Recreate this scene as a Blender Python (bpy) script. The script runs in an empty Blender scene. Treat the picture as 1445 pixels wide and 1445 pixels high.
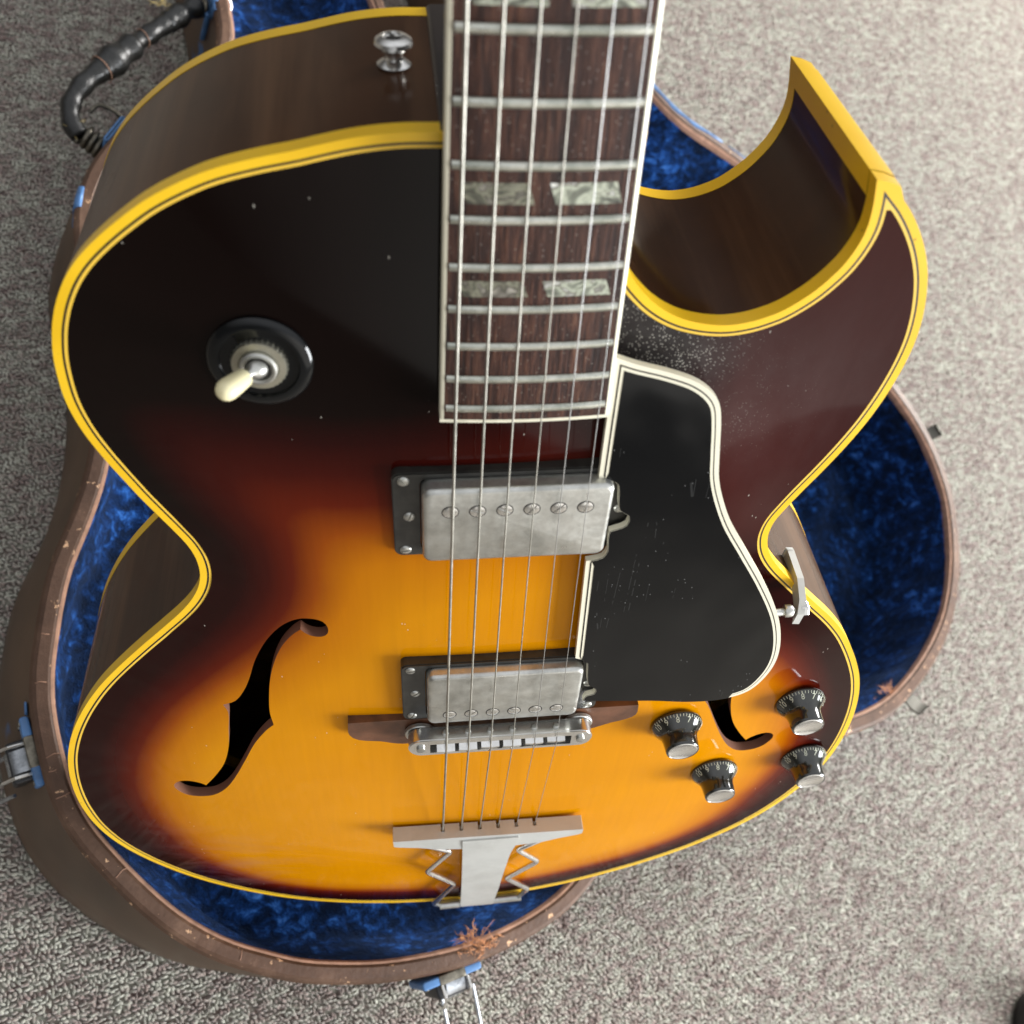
import bpy, bmesh, math, random
import numpy as np
from mathutils import Matrix, Vector
from mathutils.geometry import delaunay_2d_cdt

scene = bpy.context.scene
COL = scene.collection
random.seed(4)
rng = np.random.default_rng(4)

# ------------------------------------------------------------------ camera
MC = np.array([[0.8435090789, -0.1769138467, 0.5071429036],
               [-0.3142161427, -0.9283056914, 0.1987882265],
               [0.4356152540, -0.3270321608, -0.8386234652]])
cam_d = bpy.data.cameras.new('camera')
cam = bpy.data.objects.new('camera', cam_d)
COL.objects.link(cam)
R3 = Matrix(((MC[0][0], -MC[0][1], -MC[0][2]), (MC[1][0], -MC[1][1], -MC[1][2]), (MC[2][0], -MC[2][1], -MC[2][2])))
cam.matrix_world = Matrix.Translation((-0.2646538, 0.1525006, 0.7827337)) @ R3.to_4x4()
cam_d.sensor_width = 36.0
cam_d.lens = 34.4287
cam_d.clip_start = 0.01
cam_d.clip_end = 60.0
cam_d.dof.use_dof = True
cam_d.dof.focus_distance = 0.44
cam_d.dof.aperture_fstop = 12.5
scene.camera = cam

# ------------------------------------------------------------------ room light
world = bpy.data.worlds.new('World')
scene.world = world
world.use_nodes = True
bgn = world.node_tree.nodes['Background']
# dim walls, paler ceiling
wt = world.node_tree
wtc = wt.nodes.new('ShaderNodeTexCoord'); wsx = wt.nodes.new('ShaderNodeSeparateXYZ'); wrp = wt.nodes.new('ShaderNodeValToRGB')
wt.links.new(wtc.outputs['Generated'], wsx.inputs[0]); wt.links.new(wsx.outputs[2], wrp.inputs[0])
wrp.color_ramp.elements[0].position = 0.18; wrp.color_ramp.elements[0].color = (.085, .080, .075, 1)
wrp.color_ramp.elements[1].position = 0.75; wrp.color_ramp.elements[1].color = (.78, .80, .84, 1)
# soft-edged glow added to the world for the lacquer to reflect
wdp = wt.nodes.new('ShaderNodeVectorMath'); wdp.operation = 'DOT_PRODUCT'; wdp.inputs[1].default_value = (0.15, -0.985, 0.08)
wnm = wt.nodes.new('ShaderNodeVectorMath'); wnm.operation = 'NORMALIZE'
wt.links.new(wtc.outputs['Generated'], wnm.inputs[0]); wt.links.new(wnm.outputs[0], wdp.inputs[0])
wr2 = wt.nodes.new('ShaderNodeValToRGB'); wt.links.new(wdp.outputs['Value'], wr2.inputs[0])
wr2.color_ramp.elements[0].position = 0.80; wr2.color_ramp.elements[0].color = (0, 0, 0, 1)
wr2.color_ramp.elements[1].position = 0.95; wr2.color_ramp.elements[1].color = (1.0, .95, .88, 1)
wad = wt.nodes.new('ShaderNodeMix'); wad.data_type = 'RGBA'; wad.blend_type = 'ADD'; wad.inputs[0].default_value = 1.0
wt.links.new(wrp.outputs[0], wad.inputs[6]); wt.links.new(wr2.outputs[0], wad.inputs[7])
wt.links.new(wad.outputs[2], bgn.inputs[0])
bgn.inputs[1].default_value = 0.85

def area(name, loc, target, sx, sy, power, color):
    d = bpy.data.lights.new(name, 'AREA')
    d.shape = 'RECTANGLE'; d.size = sx; d.size_y = sy; d.energy = power; d.color = color
    o = bpy.data.objects.new(name, d); COL.objects.link(o)
    o.location = loc
    o.rotation_euler = (Vector(target) - Vector(loc)).to_track_quat('-Z', 'Y').to_euler()
    return o
# the window of the room, low and to the right of the case
area('window_light', (1.35, -1.20, 0.92), (0.20, 0.20, 0.15), 0.9, 0.9, 62.0, (0.95, 0.98, 1.0))
area('far_fill_light', (2.9, 1.1, 1.35), (0.8, 0.5, 0.0), 1.4, 1.4, 145.0, (1.0, 0.98, 0.95))  # added fill lamp, brightens the far carpet and the horn edge

scene.view_settings.view_transform = 'Standard'
scene.view_settings.look = 'None'
scene.view_settings.exposure = 0.43
scene.view_settings.gamma = 1.0
scene.cycles.max_bounces = 6

# ------------------------------------------------------------------ helpers
MM = 0.001
def root(name, label, cat, loc=(0, 0, 0), mat=None, group=None):
    o = bpy.data.objects.new(name, None); COL.objects.link(o)
    o.empty_display_size = 0.05
    if mat is not None: o.matrix_world = mat
    else: o.location = loc
    o['label'] = label; o['category'] = cat
    if group: o['group'] = group
    return o

def mk(name, V, F, mat, parent=None, smooth=True, label=None, kind=None, angle=35):
    me = bpy.data.meshes.new(name)
    V = np.asarray(V, float) * MM
    me.from_pydata(V.tolist(), [], [list(map(int, f)) for f in F])
    me.update()
    me.materials.append(mat)
    if smooth:
        me.shade_smooth()
        if angle is not None:
            try: me.set_sharp_from_angle(angle=math.radians(angle))
            except Exception: pass
    o = bpy.data.objects.new(name, me); COL.objects.link(o)
    if parent is not None: o.parent = parent
    if label: o['label'] = label
    if kind: o['kind'] = kind
    return o

def clone(o, parent, T=None):
    c = o.copy(); COL.objects.link(c); c.parent = parent
    if T is not None: c.matrix_local = T @ o.matrix_local
    for ch in list(o.children): clone(ch, c)
    return c

class G:
    """collects verts and faces (mm)"""
    def __init__(s): s.V = []; s.F = []
    def add(s, V, F):
        b = len(s.V); s.V += [tuple(map(float, v)) for v in V]; s.F += [[i + b for i in f] for f in F]; return s
    def xf(s, M):
        s.V = [tuple((M @ Vector(v))[:]) for v in s.V]; return s
    def mk(s, name, mat, parent=None, **k): return mk(name, s.V, s.F, mat, parent, **k)

def loft(rings, closed=True, cap0=True, cap1=True):
    n = len(rings[0]); V = [tuple(p) for r in rings for p in r]; F = []
    for k in range(len(rings) - 1):
        for i in range(n if closed else n - 1):
            j = (i + 1) % n
            F.append((k * n + i, k * n + j, (k + 1) * n + j, (k + 1) * n + i))
    if cap0: F.append(tuple(range(n))[::-1])
    if cap1: F.append(tuple((len(rings) - 1) * n + i for i in range(n)))
    return V, F

def rrect(w, l, r, z, cx=0, cy=0, n=5, rot=0):
    P = []
    for sx, sy, a0 in ((1, 1, 0), (-1, 1, 90), (-1, -1, 180), (1, -1, 270)):
        for k in range(n + 1):
            a = math.radians(a0 + 90 * k / n)
            P.append((sx * (w / 2 - r) + r * math.cos(a), sy * (l / 2 - r) + r * math.sin(a)))
    c, s = math.cos(rot), math.sin(rot)
    return [(cx + x * c - y * s, cy + x * s + y * c, z) for x, y in P]

def rbox(w, l, z0, z1, r=1.5, b=0.6, cx=0, cy=0, n=5, rot=0, draft=0.0):
    R = [rrect(w + draft, l + draft, r, z0, cx, cy, n, rot), rrect(w, l, r, z1 - b, cx, cy, n, rot)]
    for k in (1, 2, 3):
        a = k / 3 * math.pi / 2
        R.append(rrect(w - 2 * b * (1 - math.cos(a)), l - 2 * b * (1 - math.cos(a)), max(r - b * (1 - math.cos(a)), .15), z1 - b + b * math.sin(a), cx, cy, n, rot))
    return loft(R)

def lathe(prof, n=32, cx=0, cy=0, cap0=True, cap1=True):
    R = [[(cx + r * math.cos(2 * math.pi * i / n), cy + r * math.sin(2 * math.pi * i / n), z) for i in range(n)] for r, z in prof]
    return loft(R, True, cap0, cap1)

def tube(P, r, n=10, cap=True):
    P = [np.array(p, float) for p in P]; m = len(P)
    rad = r if hasattr(r, '__len__') else [r] * m
    rings = []; up = None
    for i in range(m):
        t = P[min(i + 1, m - 1)] - P[max(i - 1, 0)]; t /= np.linalg.norm(t) + 1e-12
        if up is None:
            up = np.array([0, 0, 1.0]) if abs(t[2]) < .9 else np.array([1.0, 0, 0])
        a = up - t * (up @ t); a /= np.linalg.norm(a); b = np.cross(t, a); up = a
        rings.append([tuple(P[i] + rad[i] * (a * math.cos(2 * math.pi * k / n) + b * math.sin(2 * math.pi * k / n))) for k in range(n)])
    return loft(rings, True, cap, cap)

def smooth_path(P, step=2.0, closed=False, corners=()):
    P = [np.array(p, float) for p in P]; n = len(P); out = []
    for i in range(n if closed else n - 1):
        a, b = P[i], P[(i + 1) % n]
        p0 = P[i - 1] if (closed or i > 0) else a
        p3 = P[(i + 2) % n] if (closed or i < n - 2) else b
        if i in corners: p0 = a
        if (i + 1) % n in corners: p3 = b
        L = np.linalg.norm(b - a); k = max(1, int(round(L / step)))
        m1 = (b - p0); m2 = (p3 - a)
        def sc(m):
            l = np.linalg.norm(m); return m * (L / l) if l > 1e-9 else m
        m1, m2 = sc(m1), sc(m2)
        for j in range(k):
            t = j / k
            out.append((2*t**3-3*t**2+1)*a + (t**3-2*t**2+t)*m1 + (-2*t**3+3*t**2)*b + (t**3-t**2)*m2)
    if not closed: out.append(P[-1])
    return np.array(out)

def inside(poly, pts):
    x, y = pts[:, 0], pts[:, 1]; c = np.zeros(len(pts), bool); n = len(poly)
    for i in range(n):
        x1, y1 = poly[i]; x2, y2 = poly[i - 1]
        if y1 == y2: continue
        m = ((y1 > y) != (y2 > y)); xi = (x2 - x1) * (y - y1) / (y2 - y1) + x1
        c ^= m & (x < xi)
    return c

def segdist(poly, pts, closed=True):
    A = np.array(poly); B = np.roll(A, -1, 0)
    if not closed: A, B = A[:-1], B[:-1]
    D = B - A; L = (D ** 2).sum(1) + 1e-12; out = np.full(len(pts), 1e9)
    for i in range(len(A)):
        t = np.clip(((pts - A[i]) @ D[i]) / L[i], 0, 1)
        q = pts - A[i] - t[:, None] * D[i]
        out = np.minimum(out, np.hypot(q[:, 0], q[:, 1]))
    return out

def offset(poly, d, miter=2.5, filt=True):
    P = np.array(poly); d = np.broadcast_to(np.asarray(d, float), (len(P),))[:, None]; a = P - np.roll(P, 1, 0); b = np.roll(P, -1, 0) - P
    na = np.stack([a[:, 1], -a[:, 0]], 1); nb = np.stack([b[:, 1], -b[:, 0]], 1)
    na /= np.linalg.norm(na, axis=1)[:, None] + 1e-12; nb /= np.linalg.norm(nb, axis=1)[:, None] + 1e-12
    m = na + nb; m /= np.linalg.norm(m, axis=1)[:, None] + 1e-12
    c = (m * na).sum(1)[:, None]; k = np.minimum(1 / np.maximum(c, .05), miter)
    Q = P + m * k * d
    if filt: Q = Q[segdist(P, Q) > abs(d[:, 0]) * .9]
    return Q

def fill(outer, holes=(), inner=None):
    """triangulate a region; returns pts (n,2), tris; boundary points come first"""
    loops = [np.array(outer)[:, :2]] + [np.array(h)[:, :2] for h in holes]
    pts = []; E = []
    for L in loops:
        b = len(pts); n = len(L); pts += L.tolist(); E += [(b + i, b + (i + 1) % n) for i in range(n)]
    if inner is not None and len(inner):
        ok = inside(loops[0], inner) & (segdist(loops[0], inner) > 1.2)
        for h in loops[1:]: ok &= ~inside(h, inner) & (segdist(h, inner) > .9)
        pts += inner[ok].tolist()
    r = delaunay_2d_cdt([Vector(p) for p in pts], E, [], 0, 1e-5)
    V = np.array([tuple(v) for v in r[0]]); T = np.array([f[:] for f in r[2] if len(f) == 3])
    c = V[T].mean(1); ok = inside(loops[0], c)
    for h in loops[1:]: ok &= ~inside(h, c)
    T = T[ok]
    a = V[T[:, 1]] - V[T[:, 0]]; b = V[T[:, 2]] - V[T[:, 0]]
    cr = a[:, 0] * b[:, 1] - a[:, 1] * b[:, 0]
    T = T[abs(cr) > 1e-7]; cr = cr[abs(cr) > 1e-7]
    T[cr < 0] = T[cr < 0][:, ::-1]
    return V, T

def slab(outer, holes, z0, z1, inner=None, bottom=True):
    """plate with vertical walls; z0, z1 constants or functions of an (n,2) array"""
    f0 = z0 if callable(z0) else (lambda p: np.full(len(p), float(z0)))
    f1 = z1 if callable(z1) else (lambda p: np.full(len(p), float(z1)))
    g = G(); V, T = fill(outer, holes, inner)
    g.add(np.column_stack([V, f1(V)]), T.tolist())
    if bottom: g.add(np.column_stack([V, f0(V)]), T[:, ::-1].tolist())
    for L, hole in [(np.array(outer)[:, :2], False)] + [(np.array(h)[:, :2], True) for h in holes]:
        n = len(L); a0 = (L[:, 0] * np.roll(L[:, 1], -1) - L[:, 1] * np.roll(L[:, 0], -1)).sum()
        VV = np.vstack([np.column_stack([L, f0(L)]), np.column_stack([L, f1(L)])])
        F = [(i, (i + 1) % n, n + (i + 1) % n, n + i) for i in range(n)]
        if (a0 > 0) == hole: F = [f[::-1] for f in F]
        g.add(VV, F)
    return g

def hexgrid(lo, hi, h):
    P = []; j = 0; y = lo[1]
    while y < hi[1]:
        x = lo[0] + (h / 2 if j % 2 else 0)
        while x < hi[0]:
            P.append((x, y)); x += h
        y += h * .866; j += 1
    return np.array(P)

# ------------------------------------------------------------------ materials
class NT:
    def __init__(s, name):
        s.m = bpy.data.materials.new(name); s.m.use_nodes = True
        s.t = s.m.node_tree; s.N = s.t.nodes; s.L = s.t.links
        s.b = s.N['Principled BSDF']
    def n(s, typ, **k):
        x = s.N.new(typ)
        for a, v in k.items():
            if a.startswith('_'): x.inputs[a[1:].replace('_', ' ')].default_value = v
            else: setattr(x, a, v)
        return x
    def l(s, a, b): s.L.new(a, b)
    def coord(s, kind='Object', scale=(1, 1, 1), rot=(0, 0, 0)):
        tc = s.n('ShaderNodeTexCoord'); mp = s.n('ShaderNodeMapping')
        mp.inputs['Scale'].default_value = scale; mp.inputs['Rotation'].default_value = rot
        s.l(tc.outputs[kind], mp.inputs[0]); return mp.outputs[0]
    def noise(s, co, scale, detail=4, rough=.5, dist=0):
        x = s.n('ShaderNodeTexNoise'); x.inputs['Scale'].default_value = scale; x.inputs['Detail'].default_value = detail
        x.inputs['Roughness'].default_value = rough; x.inputs['Distortion'].default_value = dist
        if co is not None: s.l(co, x.inputs['Vector'])
        return x.outputs['Fac']
    def voro(s, co, scale, feature='F1', out='Distance'):
        x = s.n('ShaderNodeTexVoronoi'); x.feature = feature; x.inputs['Scale'].default_value = scale
        if co is not None: s.l(co, x.inputs['Vector'])
        return x.outputs[out]
    def ramp(s, fac, stops, interp='LINEAR'):
        r = s.n('ShaderNodeValToRGB'); r.color_ramp.interpolation = interp; e = r.color_ramp.elements
        while len(e) < len(stops): e.new(.5)
        for i, (p, c) in enumerate(stops):
            e[i].position = p; e[i].color = (c[0], c[1], c[2], 1) if hasattr(c, '__len__') else (c, c, c, 1)
        s.l(fac, r.inputs[0]); return r.outputs[0]
    def mix(s, fac, a, b, mode='MIX'):
        x = s.n('ShaderNodeMix', data_type='RGBA', blend_type=mode)
        for sock, v in ((x.inputs[0], fac), (x.inputs[6], a), (x.inputs[7], b)):
            if hasattr(v, 'links') or hasattr(v, 'is_linked'): s.l(v, sock)
            elif hasattr(v, '__len__'): sock.default_value = (v[0], v[1], v[2], 1)
            else: sock.default_value = v
        return x.outputs[2]
    def math(s, op, a, b=0.0, clamp=False):
        x = s.n('ShaderNodeMath', operation=op); x.use_clamp = clamp
        for i, v in enumerate((a, b)):
            if hasattr(v, 'is_linked'): s.l(v, x.inputs[i])
            else: x.inputs[i].default_value = v
        return x.outputs[0]
    def bump(s, h, strength=.3, dist=.001):
        x = s.n('ShaderNodeBump'); x.inputs['Strength'].default_value = strength; x.inputs['Distance'].default_value = dist
        s.l(h, x.inputs['Height']); s.l(x.outputs[0], s.b.inputs['Normal']); return x
    def set(s, **k):
        for a, v in k.items():
            a = a.replace('_', ' ')
            sock = s.b.inputs[a]
            if hasattr(v, 'is_linked'): s.l(v, sock)
            elif hasattr(v, '__len__') and len(v) == 3: sock.default_value = (v[0], v[1], v[2], 1)
            else: sock.default_value = v
        return s.m

def simple(name, col, rough=.4, metal=0.0, coat=0.0, var=.15, scale=40, bump=0.0, **k):
    t = NT(name); co = t.coord()
    n = t.noise(co, scale, 5, .6)
    c = t.ramp(n, [(.3, [x * (1 - var) for x in col]), (.7, [min(1, x * (1 + var)) for x in col])])
    r = t.ramp(t.noise(co, scale * .4, 3), [(.3, max(0, rough - .08)), (.7, min(1, rough + .08))])
    t.set(Base_Color=c, Metallic=metal, Roughness=r, Coat_Weight=coat, Coat_Roughness=.08, **k)
    if bump: t.bump(t.noise(co, scale * 6, 4), bump, .0005)
    return t.m

def m_soundboard():
    t = NT('sunburst_lacquer'); co = t.coord()
    at = t.n('ShaderNodeAttribute', attribute_name='burst')
    n1 = t.noise(co, 18, 5, .6)
    f = t.math('ADD', at.outputs['Fac'], t.math('MULTIPLY', t.math('SUBTRACT', n1, .5), .07))
    c = t.ramp(f, [(.0, (.0035, .0022, .0018)), (.09, (.0055, .0022, .0018)), (.20, (.020, .0022, .0018)), (.33, (.050, .0042, .002)), (.46, (.115, .011, .002)), (.57, (.29, .060, .002)), (.72, (.54, .178, .0006)), (1.0, (.69, .276, .0006))])
    gr = t.noise(t.coord(scale=(1, .045, 1)), 420, 3, .6)
    c = t.mix(t.math('MULTIPLY', gr, .16), c, (.22, .07, .01), 'MULTIPLY')
    fig = t.noise(t.coord(scale=(1, 2.2, 1)), 9, 2, .5)
    c = t.mix(t.math('MULTIPLY', fig, .30), c, (.55, .35, .2), 'MULTIPLY')
    # dust lying by the fretboard end and the pickguard tip, a few specks and dings elsewhere
    def blob(cx, cy, rad):
        d = t.n('ShaderNodeVectorMath', operation='DISTANCE'); t.l(t.coord(), d.inputs[0]); d.inputs[1].default_value = (cx, cy, .005)
        return t.math('SUBTRACT', 1.0, t.math('DIVIDE', d.outputs['Value'], rad), True)
    patch = t.noise(co, 45, 4, .7)
    near = t.math('MAXIMUM', blob(.045, .212, .050), t.math('MULTIPLY', blob(.080, .185, .045), .38))
    v = t.voro(t.coord(rot=(.3, .2, .5)), 1100)
    thr = t.math('MULTIPLY', t.math('MULTIPLY', near, t.math('POWER', patch, 1.6)), .95)
    speck = t.math('LESS_THAN', v, thr)
    v2 = t.voro(t.coord(scale=(1, .45, 1), rot=(0, 0, .9)), 330)
    speck2 = t.math('MULTIPLY', t.math('LESS_THAN', v2, .085), t.math('GREATER_THAN', t.noise(co, 33, 4, .7), .60))
    film = t.math('MULTIPLY', near, t.math('MULTIPLY', t.math('POWER', patch, 2.0), .22))
    c = t.mix(film, c, (.45, .43, .40))
    c = t.mix(t.math('MULTIPLY', t.math('MULTIPLY', blob(.095, .19, .10), t.noise(t.coord(scale=(1, .5, 1), rot=(0, 0, .6)), 30, 5, .7, .4)), .085), c, (.42, .36, .36))
    painted_refl = t.math('MULTIPLY', blob(-.150, -.165, .075), t.ramp(t.noise(t.coord(scale=(.6, 1.6, 1), rot=(0, 0, .5)), 34, 4, .6, .6), [(.45, 0), (.75, .3)]))  # cloudy reflection at the lower left, painted into the lacquer colour
    c = t.mix(painted_refl, c, (.30, .19, .20))
    s = t.math('MULTIPLY', t.math('MAXIMUM', speck, speck2), .5)
    c = t.mix(s, c, (.62, .58, .50))
    rg = t.math('ADD', t.math('MULTIPLY', s, .5), t.math('MULTIPLY', n1, .12))
    t.set(Base_Color=c, Roughness=.6, Coat_Weight=.5, Coat_IOR=1.40, Coat_Roughness=t.math('ADD', rg, .01), Specular_IOR_Level=0.0)
    t.bump(t.noise(co, 60, 2), .05, .0006)
    return t.m

def m_side():
    t = NT('dark_side_lacquer'); co = t.coord()
    c = t.ramp(t.noise(co, 14, 5, .6), [(.3, (.026, .011, .0045)), (.7, (.052, .022, .009))])
    refl_streaks = t.noise(t.coord(scale=(1, 1, .07)), 48, 4, .6, .2)
    c = t.mix(t.ramp(refl_streaks, [(.48, 0), (.72, .55)]), c, (.13, .070, .036))  # pale reflection streaks painted into the side colour
    t.set(Base_Color=c, Roughness=.5, Specular_IOR_Level=.05, Coat_Weight=.62, Coat_IOR=1.40, Coat_Tint=(1, .9, .8), Coat_Roughness=t.ramp(t.noise(co, 22, 4), [(.3, .10), (.7, .22)]))
    sc = t.noise(t.coord(scale=(1, 1, .10)), 45, 4)
    t.bump(sc, .30, .0010)
    return t.m

def m_binding():
    t = NT('aged_yellow_binding'); co = t.coord()
    c = t.ramp(t.noise(co, 25, 4), [(.3, (.82, .48, .010)), (.7, (.88, .55, .020))])
    sp = t.math('LESS_THAN', t.voro(co, 90), .05)
    c = t.mix(t.math('MULTIPLY', sp, .6), c, (.25, .13, .02))
    t.set(Base_Color=c, Roughness=.35, Specular_IOR_Level=.35, Coat_Weight=.2, Coat_Roughness=.15)
    return t.m

def m_rosewood():
    t = NT('rosewood'); co = t.coord(scale=(1, .05, 1))
    n = t.noise(co, 850, 6, .75, .3)
    c = t.ramp(n, [(.25, (.006, .004, .003)), (.45, (.035, .013, .009)), (.58, (.10, .040, .024)), (.72, (.20, .10, .06))])
    c2 = t.ramp(t.noise(t.coord(scale=(1, .12, 1)), 60, 3), [(.35, (.45, .42, .42)), (.65, (1, 1, 1))])
    c = t.mix(1.0, c, c2, 'MULTIPLY')
    d = t.math('LESS_THAN', t.voro(t.coord(), 600), .13)
    c = t.mix(t.math('MULTIPLY', d, .35), c, (.5, .46, .40))
    t.set(Base_Color=c, Roughness=.6, Specular_IOR_Level=.22)
    t.bump(n, .6, .0008)
    return t.m

def m_pearl(dim=1.0):
    t = NT('pearloid'); co = t.coord(scale=(1, 1.4, 1))
    n = t.noise(co, 90, 3, .5, 2.5)
    c = t.ramp(n, [(.28, (.05, .05, .042)), (.42, (.20, .215, .165)), (.52, (.52, .55, .43)), (.59, (.13, .125, .10)), (.72, (.82, .82, .76))])
    c = t.mix(1.0, c, (dim, dim * .93 if dim < 1 else 1.0, dim * .85 if dim < 1 else 1.0), 'MULTIPLY')
    t.set(Base_Color=c, Roughness=.3, Coat_Weight=.5, Coat_Roughness=.1, Metallic=.15)
    return t.m

def m_metal(name, lo, hi, rough=.3, scale=50, brushed=False):
    t = NT(name); co = t.coord()
    n = t.noise(co, scale, 6, .7)
    c = t.ramp(n, [(.35, lo), (.62, hi)])
    r = t.ramp(t.noise(co, scale * 2.2, 5, .7), [(.3, rough + .12), (.7, max(.04, rough - .08))])
    t.set(Base_Color=c, Metallic=.92, Roughness=r)
    t.bump(t.noise(t.coord(scale=(1, 12, 1)) if brushed else co, 900 if brushed else 500, 3), .12, .0002)
    return t.m

def m_plush():
    t = NT('crushed_blue_plush'); co = t.coord()
    a = t.noise(co, 105, 7, .7, .5)
    b = t.noise(t.coord(rot=(.4, .3, 1.0)), 22, 4, .6, .5)
    d = t.noise(t.coord(rot=(1.1, .3, .2)), 8, 2, .5)
    f = t.math('ADD', t.math('MULTIPLY', t.math('MULTIPLY', a, t.math('ADD', b, .5)), .8), t.math('MULTIPLY', d, .12))
    c = t.ramp(f, [(.33, (.0012, .0045, .014)), (.44, (.0025, .013, .048)), (.52, (.006, .036, .15)), (.59, (.022, .115, .42)), (.68, (.09, .27, .72))])  # highlights of the crushed pile put in as lighter blue
    t.set(Base_Color=c, Roughness=.9, Sheen_Weight=.22, Sheen_Roughness=.4, Sheen_Tint=(.25, .45, 1.0), Specular_IOR_Level=.1)
    h = t.math('ADD', t.math('MULTIPLY', a, .8), t.math('MULTIPLY', t.noise(co, 1100, 2), .3))
    t.bump(h, .9, .005)
    return t.m

def m_pickguard():
    t = NT('scratched_black_plastic'); co = t.coord()
    gate = t.math('GREATER_THAN', t.noise(co, 30, 4, .7), .55)
    sp = t.math('MULTIPLY', t.math('LESS_THAN', t.voro(t.coord(scale=(1, .6, 1)), 520), .10), gate)
    scr = t.math('LESS_THAN', t.voro(t.coord(scale=(1, .02, 1), rot=(0, 0, .35)), 150, 'DISTANCE_TO_EDGE'), .012)
    sg = t.math('MULTIPLY', t.math('MULTIPLY', scr, t.math('GREATER_THAN', t.noise(co, 30, 4, .7), .60)), .06)
    c = t.mix(t.math('MAXIMUM', t.math('MULTIPLY', sp, .4), sg), (.003, .0034, .004), (.35, .35, .34))
    r = t.math('ADD', t.ramp(t.noise(co, 14, 4, .6), [(.35, .07), (.7, .17)]), t.math('MULTIPLY', sp, .4))
    t.set(Base_Color=c, Roughness=r, Specular_IOR_Level=.3)
    t.bump(t.noise(t.coord(scale=(1, .6, 1)), 17, 2), .55, .0035)
    return t.m

def m_vinyl():
    t = NT('brown_case_cloth'); co = t.coord()
    c = t.ramp(t.noise(co, 9, 5, .6), [(.3, (.060, .036, .020)), (.7, (.125, .074, .042))])
    blot = t.noise(t.coord(rot=(.2, .5, .1)), 6.0, 5, .55)
    p = t.ramp(blot, [(.60, 0.0), (.63, 1.0)])
    c = t.mix(p, c, (.045, .11, .24))
    chip = t.math('GREATER_THAN', t.noise(co, 70, 4, .7), .76)
    c = t.mix(chip, c, (.42, .26, .14))
    t.set(Base_Color=c, Roughness=.42, Specular_IOR_Level=.45)
    t.bump(t.noise(co, 700, 3), .25, .0006)
    return t.m

def m_rim():
    t = NT('worn_brown_rim'); co = t.coord()
    c = t.ramp(t.noise(co, 30, 6, .7), [(.3, (.060, .030, .017)), (.55, (.105, .056, .034)), (.75, (.19, .11, .07))])
    chip = t.math('GREATER_THAN', t.noise(co, 110, 5, .75), .635)
    c = t.mix(chip, c, (.62, .38, .22))
    t.set(Base_Color=c, Roughness=.5, Specular_IOR_Level=.35)
    t.bump(t.noise(co, 260, 5, .7), .5, .001)
    return t.m

def m_carpet(name, gain=1.0):
    t = NT(name)
    g = t.n('ShaderNodeNewGeometry')
    mp = t.n('ShaderNodeMapping'); mp.inputs['Rotation'].default_value = (0, 0, .99); mp.inputs['Scale'].default_value = (.38, 1, 1)
    t.l(g.outputs['Position'], mp.inputs[0])
    a = t.noise(mp.outputs[0], 175, 3, .7)
    b = t.noise(g.outputs['Position'], 60, 3, .6)
    f = t.math('ADD', t.math('MULTIPLY', a, .75), t.math('MULTIPLY', b, .25))
    c = t.ramp(f, [(.36, (.20, .135, .118)), (.45, (.275, .218, .185)), (.50, (.325, .290, .245)), (.56, (.38, .368, .300)), (.66, (.46, .455, .38))])
    oi = t.n('ShaderNodeObjectInfo')
    fine = t.noise(g.outputs['Position'], 1400, 2, .6)
    c = t.mix(1.0, c, t.ramp(fine, [(.35, .80), (.65, 1.15)]), 'MULTIPLY')
    c = t.mix(1.0, c, t.ramp(oi.outputs['Random'], [(0, .84 * gain), (1, 1.14 * gain)]), 'MULTIPLY')
    t.set(Base_Color=c, Roughness=.9, Sheen_Weight=.5 if gain > .9 else 0.0, Sheen_Roughness=.6, Specular_IOR_Level=.2)
    return t.m

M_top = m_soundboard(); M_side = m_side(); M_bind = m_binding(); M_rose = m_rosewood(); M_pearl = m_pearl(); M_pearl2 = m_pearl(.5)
M_cream = simple('cream_plastic', (.82, .77, .60), .35, coat=.4, var=.06)
M_creamline = simple('cream_line', (.84, .53, .055), .45, var=.05)
M_blackline = simple('black_line', (.012, .010, .008), .4)
M_black = simple('black_plastic', (.004, .0045, .005), .14, var=.2, scale=60, Specular_IOR_Level=.38)
M_blackdusty = simple('dusty_black_plastic', (.022, .021, .018), .42, coat=.2, var=.5, scale=160, bump=.1)
M_cut = simple('raw_wood_edge', (.20, .085, .05), .6, var=.25)
M_inside = simple('inside_wood', (.05, .028, .014), .8)
M_nickel = m_metal('aged_nickel', (.42, .42, .39), (.66, .66, .62), .34, 60)
M_satin = m_metal('satin_nickel', (.46, .46, .43), (.57, .57, .54), .46, 25, True)
M_satin.node_tree.nodes['Principled BSDF'].inputs['Metallic'].default_value = .3
M_chrome = m_metal('polished_nickel', (.62, .61, .58), (.82, .81, .78), .16, 40)
M_fret = m_metal('fret_nickel', (.38, .40, .34), (.68, .68, .60), .30, 120)
M_string = m_metal('wound_string', (.32, .31, .27), (.46, .44, .39), .42, 120)
M_plain = simple('plain_string', (.50, .50, .49), .34, .92, var=.03, scale=5)
M_slot = simple('slot_shadow', (.015, .013, .010), .7)
M_knob = simple('smoky_knob', (.016, .017, .013), .16, coat=.8, var=.4, scale=80)
M_digit = simple('knob_print', (.62, .64, .50), .5)
M_tip = simple('ivory_tip', (.86, .78, .48), .35, coat=.3, var=.04)
M_neckwood = simple('dark_neck_lacquer', (.016, .010, .008), .45, coat=.25, var=.3)

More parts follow.
